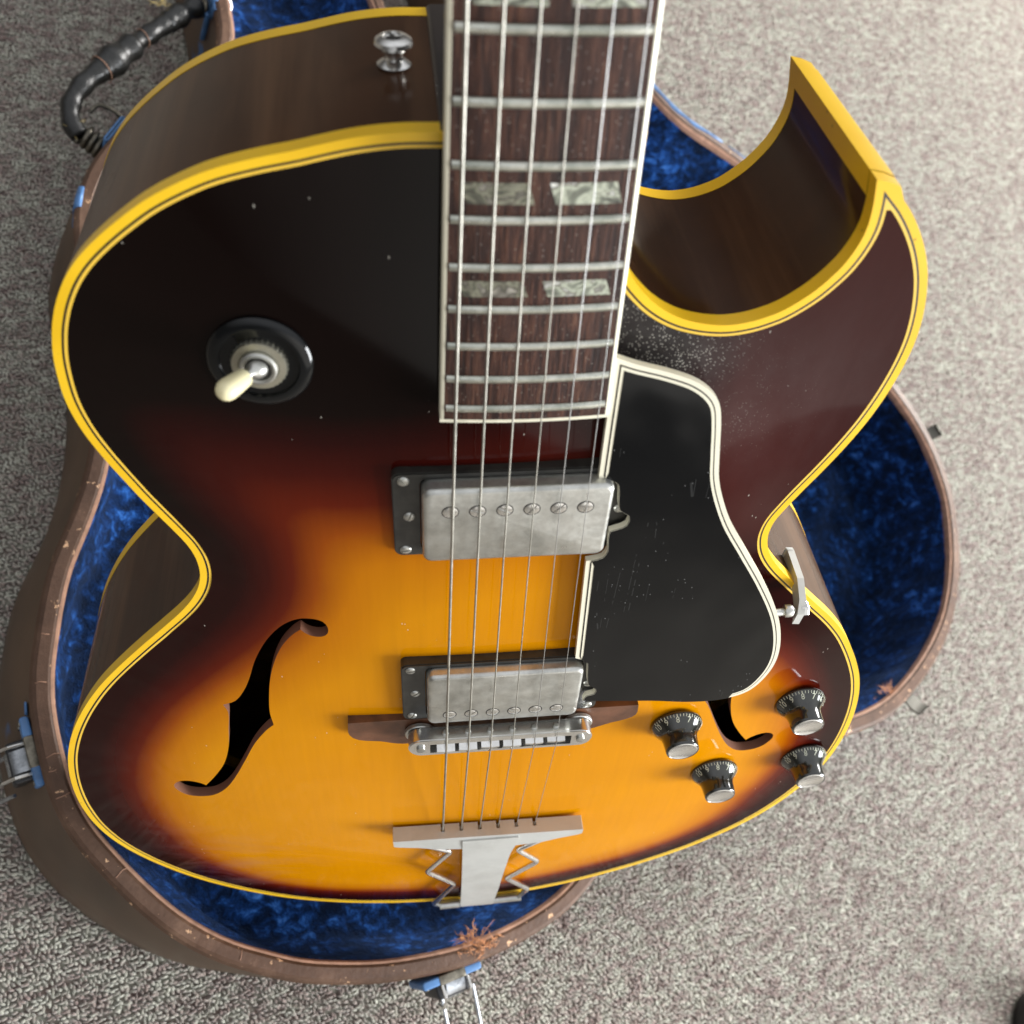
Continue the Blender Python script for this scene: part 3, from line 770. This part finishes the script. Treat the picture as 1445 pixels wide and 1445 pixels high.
for nn in range(0, 11):
    a0 = math.radians(100 - (8 - nn) * 29.5); Vt, Ft = text_mesh(str(nn), 4.0)
    VV = []
    for x_, y_, _ in Vt:
        r_ = 11.15 + y_ * .66; a = a0 - x_ / 11.2; zz = float(np.interp(-r_, [-13.1, -12.7, -11.6, -10.4, -9.4, -8.8], [1.3, 2.3, 3.7, 5.2, 6.6, 8.2]))
        VV.append(((r_ + .07) * math.cos(a), (r_ + .07) * math.sin(a), zz + .10))
    g.add(VV, Ft)
g.mk('dial_numbers', M_digit, k0, smooth=False)
g = G()
for t in range(0, 41):
    a = math.radians(100 - (32 - t) * 29.5 / 4); w_ = .26 if t % 4 == 0 else .16
    c_, s_ = math.cos(a), math.sin(a); q = []
    for r_, zz in ((12.95, 1.95), (12.2, 3.08)):
        for sg in (-1, 1): q.append((r_ * c_ - sg * w_ * s_, r_ * s_ + sg * w_ * c_, zz + .05))
    g.add(q, [(0, 1, 3, 2)])
g.mk('dial_ticks', M_digit, k0, smooth=False)
for x, y, r_, lab in kx[1:]:
    c_ = k0.copy(); COL.objects.link(c_); c_.parent = guitar; c_['label'] = lab
    c_.location = (x*MM, y*MM, (az(x, y)+.4)*MM); c_.rotation_euler = (0, 0, r_)
    for ch in list(k0.children):
        d = ch.copy(); COL.objects.link(d); d.parent = c_

# ---- toggle switch
tz = az(-83.7, 210.3)
g = G(); g.add(*lathe([(16.4, -.8), (16.5, .9), (15.9, 1.6), (14.2, 2.3), (12.6, 2.2), (12.2, 1.2), (6, 1.2)], 56)); sw = g.mk('toggle_switch', M_black, guitar, label='three-way toggle switch with ivory tip on a black washer', angle=40)
sw.location = (-83.7*MM, 210.3*MM, tz*MM); sw.rotation_euler = (math.radians(-3), math.radians(-4), 0)
nk = 64; R = []
for r0, z, kn in ((9.0, 1.2, 1), (9.0, 2.4, 1), (8.4, 3.1, 0), (6.4, 3.3, 0), (6.1, 2.9, 0)):
    R.append([((r0 - (.55 if (i % 2 and kn) else 0)) * math.cos(2*math.pi*i/nk), (r0 - (.55 if (i % 2 and kn) else 0)) * math.sin(2*math.pi*i/nk), z) for i in range(nk)])
M_olive = m_metal('tarnished_nickel', (.36, .34, .27), (.56, .54, .44), .36, 80)
G().add(*loft(R)).mk('knurled_nut', M_olive, sw, angle=30)
G().add(*lathe([(5.9, 3.0), (5.9, 4.4), (5.2, 4.8), (4.3, 4.5), (3.9, 2.6)], 36, cap1=True)).mk('switch_collar', M_nickel, sw)
G().add(*lathe([(3.85, 4.25), (.1, 4.26)], 24)).mk('switch_hole', M_slot, sw)
d0 = Vector((-8.7, 1.2, 15.2)).normalized()
def along(rad, s0, s1, mat, nm, prof=None):
    q = d0.to_track_quat('Z', 'Y').to_matrix().to_4x4()
    g = G(); g.add(*lathe(prof, 24)); g.xf(Matrix.Translation(Vector((0, 0, 3.4))) @ q); g.mk(nm, mat, sw, angle=60)
along(0, 0, 0, M_nickel, 'switch_lever', [(3.2, -.4), (3.3, 1.2), (2.6, 3.0), (1.3, 4.0), (1.2, 8)])
along(0, 0, 0, M_tip, 'switch_tip', [(1.6, 6.3), (2.7, 6.4), (3.0, 7.0), (3.4, 11.5), (3.55, 14.6), (3.3, 16.2), (2.4, 17.6), (1.2, 18.3), (.1, 18.4)])

# ---- strap button
g = G(); g.add(*lathe([(4.9, 0), (5.1, .5), (4.4, 1.0), (3.0, 2.0), (2.6, 3.4), (3.0, 4.6), (5.0, 5.4), (5.7, 6.3), (5.4, 7.4), (4.2, 8.2), (3.2, 8.4), (3.0, 7.8), (1.0, 7.8)], 36))
g.xf(Matrix.Translation((-38.4, 283.0, -42.5)) @ Matrix.Rotation(-math.pi/2, 4, 'X')); sb = g.mk('strap_button', M_chrome, guitar)
g = G()
for r_ in (0, math.pi/2): g.add(*rbox(4.2, .9, 7.7, 8.15, .1, .05, rot=r_))
g.xf(Matrix.Translation((-38.4, 283.0, -42.5)) @ Matrix.Rotation(-math.pi/2, 4, 'X')); g.mk('screw_cross', M_slot, sb)

# ================================================================== CASE
M_plushm = m_plush(); M_vinyl = m_vinyl(); M_rim = m_rim()
M_raw = simple('raw_leather_edge', (.36, .20, .13), .7, var=.3, scale=120, bump=.3)
M_bluepaint = simple('blue_paint', (.07, .17, .36), .4, var=.35, scale=60, bump=.1)
M_leather = simple('black_leather', (.011, .011, .010), .36, var=.5, scale=60, bump=1.0)
M_tarn = m_metal('tarnished_brass', (.05, .045, .035), (.22, .20, .16), .4, 90)
M_steel = m_metal('dull_steel', (.20, .21, .22), (.5, .52, .55), .3, 60)
M_thread = simple('frayed_orange_thread', (.52, .24, .11), .8, var=.6, scale=260)
M_darkbox = simple('dark_latch_metal', (.012, .012, .014), .35)

case = root('guitar_case', 'brown hardshell guitar case lying open with crushed blue plush lining and blue paint smears', 'guitar case', (0, 0, 0))
RIM = 120.0
BASE = [(21.3,798.5),(16,765),(2,738),(-24,714),(-56,692),(-86,667),(-108,643),(-124,617),(-133,592),(-137,566),(-137,535),(-139,500),(-145,465),(-155,430),(-167,398),(-181,371),(-201,338),(-210,318),(-218,296),(-225,274),(-229.5,250),(-230.5,220),(-229,195),(-223.6,172),(-213,148),(-199,122),(-186,102),(-172.6,86),(-158,72),(-139,58),(-119,45),(-93,33),(-66,23),(-36,15.5),(-10,11),(23,9.5),(49,11),(76,16),(101,26),(130,42),(162,70),(190,110),(208,155),(218,205),(220,260),(214,310),(203,355),(192,400),(186,450),(184,510),(186,570),(190,630),(192,690),(188,740),(183,790),(181,860),(181,960),(181,1060),(150,1080),(66,1080),(40,1060),(32,960),(28,860)]
LIDI = [(468.9,726.6),(495,690),(527,664),(560,634),(580,600),(590,560),(596,520),(602,470),(612,425),(625,390),(638,359),(650.5,324),(656.5,290),(655.5,256.6),(648.7,223.6),(630,184),(611,155),(585,126),(562,107.5),(526.5,87),(490,72),(453,62),(408,60),(360,68),(312,92),(275,130),(252,180),(245,235),(250,290),(262,345),(272,400),(276,460),(274,520),(270,580),(268,640),(274,690),(286,740),(300,800),(304,880),(304,1000),(330,1060),(400,1060),(430,1000),(432,880),(440,790)]
def shell(P, outer_given, wall, flare, floor_z, names, lab, bump_amp, seed):
    P = smooth_path(P, 9, True)
    if (P[:, 0]*np.roll(P[:, 1], -1)-P[:, 1]*np.roll(P[:, 0], -1)).sum() < 0: P = P[::-1]
    if outer_given: out = P; inn = offset(P, -wall, filt=False)
    else: inn = P; out = offset(P, wall, filt=False)
    nrm = offset(P, 1.0, filt=False) - P
    n = len(P); fl = flare(P)[:, None] * nrm
    ring = lambda Q, z: [(x, y, z) for x, y in Q]
    # outer wall and underside
    g = G(); Rg = [ring(out + fl * .8 - nrm * 6, 0.5), ring(out + fl - nrm * 2, 3), ring(out + fl, 9), ring(out + fl * .85 , 40), ring(out + fl * .45, 80), ring(out + nrm * .2, RIM - 12)]
    g.add(*loft(Rg, True, True, False)); sh = g.mk(names[0], M_vinyl, case, label=lab, angle=50)
    # rim
    prof = [(out, RIM - 12.5, .3), (out, RIM - 12.5, 1.6), (out, RIM - 5, 1.9), (out, RIM - 1.6, .2), (out, RIM, -2.0), (inn, RIM + .3, 2.2), (inn, RIM - 1.4, .4), (inn, RIM - 7, 0)]
    Rr = [ring(Q + nrm * d, z) for Q, z, d in prof]
    G().add(*loft(Rr, True, False, False)).mk(names[1], M_rim, case, angle=18)
    # raw edge inside the rim
    G().add(*loft([ring(inn - nrm * .2, RIM - 9), ring(inn - nrm * 1.6, RIM - 8), ring(inn - nrm * 1.9, RIM - 3.2), ring(inn - nrm * .9, RIM - 1.3), ring(inn + nrm * .5, RIM - 1.0)], True, False, False)).mk('rim_edge', M_raw, case)
    # plush lining: walls with folds, then cushioned floor
    rg2 = np.random.default_rng(seed)
    def wob(Q, z):
        a = 1.6*np.sin(Q[:, 0]/17+seed)+1.5*np.sin(Q[:, 1]/13+z/9)+1.2*np.sin((Q[:, 0]+Q[:, 1])/7.0+z/6)
        return a[:, None]
    lv = [(RIM - 5, .6, 0), (RIM - 9, 2.6, .3), (RIM - 18, 4.0, .6), (RIM * .5 + floor_z * .5, 6, 1), (floor_z + 16, 8, 1.2), (floor_z + 7, 11, 1.2), (floor_z + 2, 17, 1.0), (floor_z, 26, .6)]
    rings = [ring(inn - nrm * d + nrm * wob(inn, z) * w, z) for z, d, w in lv]
    g = G(); V0, F0 = loft(rings, True, False, False); g.add(V0, [f[::-1] for f in F0])
    last = np.array(rings[-1])[:, :2]
    lo, hi = last.min(0), last.max(0); Vf, Tf = fill(last, [], hexgrid(lo, hi, 11))
    dd = np.clip(segdist(last, Vf) / 25, 0, 1)
    z = floor_z + dd * bump_amp * (1.2*np.sin(Vf[:, 0]/21+1.3*np.sin(Vf[:, 1]/27))+1.0*np.sin(Vf[:, 1]/16+Vf[:, 0]/40)+.8*np.sin((Vf[:, 0]-Vf[:, 1])/9.5)+rg2.normal(0, .35, len(Vf)))
    g.add(np.column_stack([Vf, z]), Tf.tolist()); g.mk(names[2], M_plushm, case, angle=None)
    return out, inn, nrm
def flare_base(P):
    f = np.clip(-P[:, 0] / 200, 0, 1) * 20 + 1
    f *= np.clip((P[:, 1] + 20) / 170, .1, 1)
    f[P[:, 0] > 40] = 1.0
    return f
bo, bi, bn = shell(BASE, True, 10.5, flare_base, 66, ('base_shell', 'base_rim', 'base_lining'), 'brown lower half of the case', 2.6, 3)
lo_, li_, ln_ = shell(LIDI, False, 12, lambda P: np.full(len(P), 2.0), 16, ('lid_shell', 'lid_rim', 'lid_lining'), 'brown lid of the case laid open beside the lower half', 3.0, 8)

def frame(x, y, z, ox, oy):
    """local frame: X along wall, Y outward, Z up"""
    o = Vector((ox, oy, 0)).normalized(); t = Vector((o.y, -o.x, 0))
    M = Matrix((( t.x, o.x, 0, x), (t.y, o.y, 0, y), (0, 0, 1, z), (0, 0, 0, 1)))
    return M
def latch(x, y, ox, oy, z, label, open_deg, blue):
    M = frame(x, y, z, ox, oy)
    g = G(); g.add(*rbox(44, 5.5, -16, 10, 2, 1.2, 0, 2)); g.xf(M); L = g.mk('latch', M_bluepaint if blue else M_tarn, case, label=label)
    g = G(); g.add(*rbox(26, 13, -24, 1, 2.5, 1.5, -3, 9)); g.xf(M); g.mk('latch_body', M_darkbox, L)
    g = G(); g.add(*rbox(20, 6.4, -10, 10.4, 1.5, 1.0, 0, 2)); g.xf(M); g.mk('latch_strap', M_tarn, L)
    # curved hasp
    R = []
    for a in np.linspace(-20, 100, 9):
        r_ = 11; yy = 5 + r_ * math.sin(math.radians(a)); zz = -6 + r_ * math.cos(math.radians(a)) * .9
        R.append([(-3 + s * 7, yy + dy, zz + dy * .3) for s, dy in ((-1, 0), (1, 0), (1, 1.2), (-1, 1.2))])
    g = G(); g.add(*loft(R)); g.xf(M); g.mk('latch_hasp', M_darkbox if not blue else M_steel, L)
    for s in (-1, 1):
        g = G(); g.add(*tube([(-3 + s * 9.5, 3, 4), (-3 + s * 9.5, 14, 6), (-3 + s * 9.8, 21, -1), (-3 + s * 9.5, 20, -12)], 1.1, 8)); g.xf(M); g.mk('latch_arm', M_chrome, L)
    a = math.radians(open_deg); l = 46
    p = lambda u, s: (-9 + s * 12, 16 + u * math.cos(a), -12 - u * math.sin(a))
    g = G(); g.add(*tube(fillet([p(0, -1), p(l, -1), p(l, 1), p(0, 1)], 3), 1.3, 8)); g.xf(M); g.mk('latch_bail', M_steel, L)
    for s in (-1, 1):
        for zz in (-12, 6):
            g = G(); g.add(*lathe([(1.9, 0), (1.7, .8), (.6, 1.2)], 12)); g.xf(M @ Matrix.Translation((s * 18.5, 4.6, zz)) @ Matrix.Rotation(-math.pi/2, 4, 'X')); g.mk('rivet', M_tarn, L)
    return L
latch(-20.5, 9.0, -.05, -1, 104, 'blue-smeared latch at the bottom end of the case, bail hanging open', 8, True)
latch(-232.5, 228, -1, -.03, 96, 'tarnished latch on the left wall of the case', 60, True)
M_catch = simple('dark_catch_metal', (.10, .095, .08), .45, .6)
def catch(x, y, ox, oy, label):
    M = frame(x, y, 108, ox, oy)
    g = G(); g.add(*rbox(24, 3, -14, 3, 1.2, .6, 0, 1)); g.xf(M); c = g.mk('catch', M_catch, case, label=label)
    g = G(); g.add(*loft([[( -7, yy, zz), (7, yy, zz), (7, yy + .5, zz - 2.2), (-7, yy + .5, zz - 2.2)] for yy, zz in ((2, -2), (9, -1), (15, 1), (19, 5), (18, 8))])); g.xf(M); g.mk('catch_hook', M_catch, c)
catch(672.5, 300, .98, .15, 'small tarnished catch on the right edge of the lid')
catch(497, 58, .3, -.95, 'small tarnished catch at the bottom edge of the lid')
for yy in (150, 420, 600):
    g = G(); g.add(*tube([(226, yy - 22, RIM - 6), (226, yy + 22, RIM - 6)], 3.2, 12)); g.mk('hinge', M_tarn, case)

# handle wrapped in black leather, with wire rings and worn coils
HP = [(32, 828, 92), (12, 812, 98), (-14, 793, 100), (-48, 768, 99), (-78, 744, 97), (-99, 727, 94), (-110, 712, 90), (-112, 698, 86), (-108, 688, 84)]
hp = smooth_path(HP[1:], 2.2)
ss = np.linspace(0, 1, len(hp))
rad = 7.8 + 1.5*np.sin(ss*math.pi) + .5*np.sin(ss*61) + .9*np.sign(np.sin(ss*15)) + np.interp(ss, np.linspace(0, 1, 17), np.random.default_rng(3).normal(0, .7, 17)) - 1.2*(ss > .84)
hd = G().add(*tube(hp, list(rad), 18)).mk('handle', M_leather, case, angle=None)
for s0 in (.36, .62):
    i = int(s0 * (len(hp)-1)); c = hp[i]; t = hp[min(i+1, len(hp)-1)] - hp[i-1]; t /= np.linalg.norm(t)
    a = np.cross(t, [0, 0, 1]); a /= np.linalg.norm(a); b_ = np.cross(a, t)
    q = [c + (rad[i] + .1) * (a*math.cos(w) + b_*math.sin(w)) + t * w * .8 for w in np.linspace(-.6, 3.7, 16)]
    G().add(*tube(q, .35, 6)).mk('handle_wrap_edge', M_raw, hd)
def coil(p, q, r, turns, nm):
    p, q = np.array(p, float), np.array(q, float); t = q - p; t /= np.linalg.norm(t); a = np.cross(t, [0, 0, 1]); a /= np.linalg.norm(a); b_ = np.cross(t, a)
    P = [p + (q-p)*s + r*(a*math.cos(2*math.pi*turns*s)+b_*math.sin(2*math.pi*turns*s)) for s in np.linspace(0, 1, int(turns*14))]
    return G().add(*tube(P, 2.3, 8)).mk(nm, M_tarn, hd, angle=None)
coil((-106, 690, 84), (-88, 673, 78), 7.2, 5, 'handle_coil')
coil((14, 812, 98), (32, 806, 92), 5.5, 4, 'handle_coil')
G().add(*tube(smooth_path([(-98, 704, 92), (-90, 708, 96), (-76, 702, 92), (-66, 690, 84), (-70, 680, 76)], 3), 1.7, 10)).mk('handle_ring', M_tarn, hd)
G().add(*tube(smooth_path([(12, 818, 104), (10, 832, 108), (20, 842, 106), (36, 838, 98), (46, 824, 90), (40, 812, 86)], 3), 1.7, 10)).mk('handle_ring', M_steel, hd)
for x, y, ox, oy in ((-84, 684, -.75, .65), (28, 812, -.7, .7)):
    g = G(); g.add(*rbox(30, 5, -18, 12, 3, 1.5, 0, 0)); g.xf(frame(x, y, 88, ox, oy)); g.mk('handle_plate', M_bluepaint, hd)
# frayed threads at the seam of the rim
def fray(cx, cy, z, n, seed, sp=6):
    r_ = np.random.default_rng(seed); g = G()
    for i in range(n):
        p = np.array([cx, cy, z]) + r_.normal(0, 1, 3) * [sp, sp*.4, .8]; d = r_.normal(0, 1, 3) * [1.2, .7, .35] + [-.6, .5, .1]; d /= np.linalg.norm(d)
        L = r_.uniform(2.5, 9); s = r_.normal(0, 1, 3) * 3.2 * [1, 1, .4]
        q = [p + d * L * t + s * math.sin(t * 4.2) * t for t in np.linspace(0, 1, 6)]
        g.add(*tube(q, [.27, .27, .25, .22, .18, .1], 5))
    return g
fray(4, 17, RIM + .2, 55, 2, 6.5).mk('frayed_seam', M_thread, case, kind='stuff', angle=None)
fray(-3, 26, RIM - 2, 30, 5, 3.5).mk('frayed_seam', M_thread, case, kind='stuff', angle=None)
fray(466, 70, RIM - 3, 26, 7, 7).mk('frayed_seam', M_thread, case, kind='stuff', angle=None)
# pale crease cracks across the rim
r_ = np.random.default_rng(12); g = G()
for i in range(46):
    j = int(r_.integers(0, len(bo)));
    if bo[j][0] > 110 or bo[j][1] > 700: continue
    a = bo[j] + bn[j] * 0; bq = bi[j]; t0, t1 = sorted(r_.uniform(0, 1, 2)); 
    p = a + (bq - a) * t0; q = a + (bq - a) * t1; jj = r_.normal(0, .8, 2)
    g.add(*tube([(p[0], p[1], RIM + .15), ((p[0]+q[0])/2 + jj[0], (p[1]+q[1])/2 + jj[1], RIM + .3), (q[0] + jj[1], q[1], RIM + .25)], .28, 5))
g.mk('rim_crack', M_raw, case, kind='stuff', angle=None)

# blue paint smeared along the outside of both shells
def smear(Q, nr, c0, c1, zt, zb, seed, off=.75):
    i0 = int(np.argmin(((Q - c0)**2).sum(1))); i1 = int(np.argmin(((Q - c1)**2).sum(1)))
    if i1 < i0: i0, i1 = i1, i0
    if i1 - i0 > len(Q) // 2: ids = list(range(i1, len(Q))) + list(range(0, i0 + 1))
    else: ids = list(range(i0, i1 + 1))
    r_ = np.random.default_rng(seed); R = []
    pts_ = smooth_path([Q[i] for i in ids], 3); nn = smooth_path([nr[i] for i in ids], .33) if 0 else None
    m = len(pts_)
    for j, p in enumerate(pts_):
        a = j / max(1, m - 1); k_ = ids[min(len(ids)-1, int(a*(len(ids)-1)+.5))]; nv_ = nr[k_]
        h = (zt - zb) * math.sin(math.pi * min(1, max(0, a)))**.4 * r_.uniform(.72, 1.0)
        R.append([(p[0]+nv_[0]*d, p[1]+nv_[1]*d, z) for d, z in ((off+1.2, zt), (off+1.5, zt-h*.5), (off+1.2, zt-h), (off, zt-h), (off, zt))])
    G().add(*loft(R, True, True, True)).mk('paint_smear', M_bluepaint, case, angle=None)
def smear_top(Q, nr, c0, c1, w, seed):
    i0 = int(np.argmin(((Q - c0)**2).sum(1))); i1 = int(np.argmin(((Q - c1)**2).sum(1)))
    if i1 < i0: i0, i1 = i1, i0
    ids = list(range(i1, len(Q))) + list(range(0, i0 + 1)) if i1 - i0 > len(Q) // 2 else list(range(i0, i1 + 1))
    R = []
    for a, j in enumerate(ids):
        t_ = math.sin(math.pi * (a + .5) / len(ids)) ** .4; p = Q[j]; n_ = nr[j]; ww = w * t_ * (1 + .25 * math.sin(a * 1.7 + seed))
        R.append([(p[0]+n_[0]*d, p[1]+n_[1]*d, z) for d, z in ((-ww, RIM + .25), (-.5, RIM + .5), (2.0, RIM - 1.2), (2.9, RIM - 6), (2.9, RIM - 6 - 6*t_), (.5, RIM - 10))])
    G().add(*loft(R, True, True, True)).mk('paint_smear', M_bluepaint, case, angle=None)
smear_top(lo_, ln_, (462, 765), (556, 681), 5.5, 1)
smear_top(lo_, ln_, (560, 676), (586, 652), 1.5, 2)
smear_top(bo, bn, (20, 800), (28, 850), 3.0, 3)
smear_top(bo, bn, (-122, 621), (-131, 602), 3.0, 4)
smear(lo_, ln_, (440, 790), (545, 690), 112, 96, 1, 1.0)
smear(lo_, ln_, (549, 686), (590, 650), 110, 102, 2, 1.0)
smear(lo_, ln_, (505, 62), (450, 46), 109, 103, 3, 1.0)
smear(bo, bn, (-118, 630), (-134, 590), 112, 84, 4)
smear(bo, bn, (-184, 366), (-196, 345), 108, 98, 5)
smear(bo, bn, (-36, 15), (-90, 32), 106, 101, 6)
smear(bo, bn, (23, 790), (26, 840), 118, 92, 7)
smear(bo, bn, (-228, 262), (-230, 248), 104, 80, 8, 3.0)

# ================================================================== BLACK FOOT at the edge of the picture
ft = root('equipment_foot', 'rounded black rubber foot on the carpet at the bottom right corner', 'foot', (.603, -.308, 0))
M_rub = simple('black_rubber', (.010, .010, .010), .45, var=.2)
G().add(*lathe([(30, 2), (36, 5), (38, 14), (38, 30), (35, 40), (27, 46), (12, 48), (.1, 48)], 48)).mk('rubber_foot', M_rub, ft, angle=60)
G().add(*lathe([(18, 47), (18, 60), (15, 62), (15, 150)], 32)).mk('post', simple('grey_post', (.10, .11, .11), .35), ft)
G().add(*tube([(-36, -8, 30), (-37.5, 3, 34), (-34, 14, 36)], 1.2, 8)).mk('trim', M_steel, ft)

# ================================================================== CARPET
M_car = m_carpet('loop_pile_carpet'); M_carb = m_carpet('carpet_backing', .55)
g = G(); g.add([(-4000, -4000, 0), (6000, -4000, 0), (6000, 6000, 0), (-4000, 6000, 0)], [(0, 1, 2, 3)]); fl_ = g.mk('floor', M_carb, None, smooth=False, kind='structure')
ca, sa = 0.55, -0.835
U_, V_ = np.meshgrid(np.arange(-3400, 3400, 3.4), np.arange(-3400, 3400, 2.8))
U_ = U_ + (np.arange(U_.shape[0]) % 2)[:, None] * 2.2
pts = np.stack([(U_ * ca - V_ * sa).ravel() + 300, (U_ * sa + V_ * ca).ravel() + 300], 1)
pts += rng.normal(0, .55, pts.shape)
# keep what the camera (and a step to its side) can see
W = np.column_stack([pts, np.zeros(len(pts))]) - np.array([-264.65, 152.5, 782.73]); Cc = W @ MC
px = 722.5 + 1381.93 * Cc[:, 0] / Cc[:, 2]; py = 722.5 + 1381.93 * Cc[:, 1] / Cc[:, 2]
keep = (Cc[:, 2] > 0) & (px > -420) & (px < 1900) & (py > -160) & (py < 1950)
inb = inside(bo, pts) | inside(li_, pts)
pts = pts[keep & ~inb]
print('carpet loops', len(pts))
me = bpy.data.meshes.new('carpet'); me.vertices.add(len(pts)); me.vertices.foreach_set('co', (np.column_stack([pts, np.full(len(pts), 1.4)]) * MM).ravel().astype('f')); me.update()
me.materials.append(M_car)
cp = bpy.data.objects.new('carpet', me); COL.objects.link(cp); cp['kind'] = 'stuff'
cp['label'] = 'grey-green and maroon looped pile carpet under the case'; cp['category'] = 'carpet'
ng = bpy.data.node_groups.new('loops', 'GeometryNodeTree')
ng.interface.new_socket('Geometry', in_out='INPUT', socket_type='NodeSocketGeometry'); ng.interface.new_socket('Geometry', in_out='OUTPUT', socket_type='NodeSocketGeometry')
N = ng.nodes; gi = N.new('NodeGroupInput'); go = N.new('NodeGroupOutput')
ico = N.new('GeometryNodeMeshIcoSphere'); ico.inputs['Radius'].default_value = .001; ico.inputs['Subdivisions'].default_value = 2
tr = N.new('GeometryNodeTransform'); tr.inputs['Scale'].default_value = (2.15, .95, 1.4)
sm = N.new('GeometryNodeSetShadeSmooth'); st = N.new('GeometryNodeSetMaterial'); st.inputs['Material'].default_value = M_car
ip = N.new('GeometryNodeInstanceOnPoints')
rv = N.new('FunctionNodeRandomValue'); rv.data_type = 'FLOAT_VECTOR'; rv.inputs[0].default_value = (-.5, -.9, -1.9); rv.inputs[1].default_value = (.5, .45, .1)
rs = N.new('FunctionNodeRandomValue'); rs.data_type = 'FLOAT_VECTOR'; rs.inputs[0].default_value = (.75, .75, .6); rs.inputs[1].default_value = (1.25, 1.25, 1.5)
for a, b_ in ((ico.outputs['Mesh'], tr.inputs[0]), (tr.outputs[0], sm.inputs[0]), (sm.outputs[0], st.inputs[0]), (st.outputs[0], ip.inputs['Instance']), (gi.outputs[0], ip.inputs['Points']), (rv.outputs[0], ip.inputs['Rotation']), (rs.outputs[0], ip.inputs['Scale']), (ip.outputs[0], go.inputs[0])):
    ng.links.new(a, b_)
md = cp.modifiers.new('loops', 'NODES'); md.node_group = ng

fray(-108, 690, 88, 18, 21, 3.0).mk('frayed_end', simple('pale_frayed_cord', (.55, .42, .16), .8), hd, kind='stuff', angle=None)
fray(-20, 806, 104, 14, 22, 3.0).mk('frayed_end', bpy.data.materials['pale_frayed_cord'], hd, kind='stuff', angle=None)
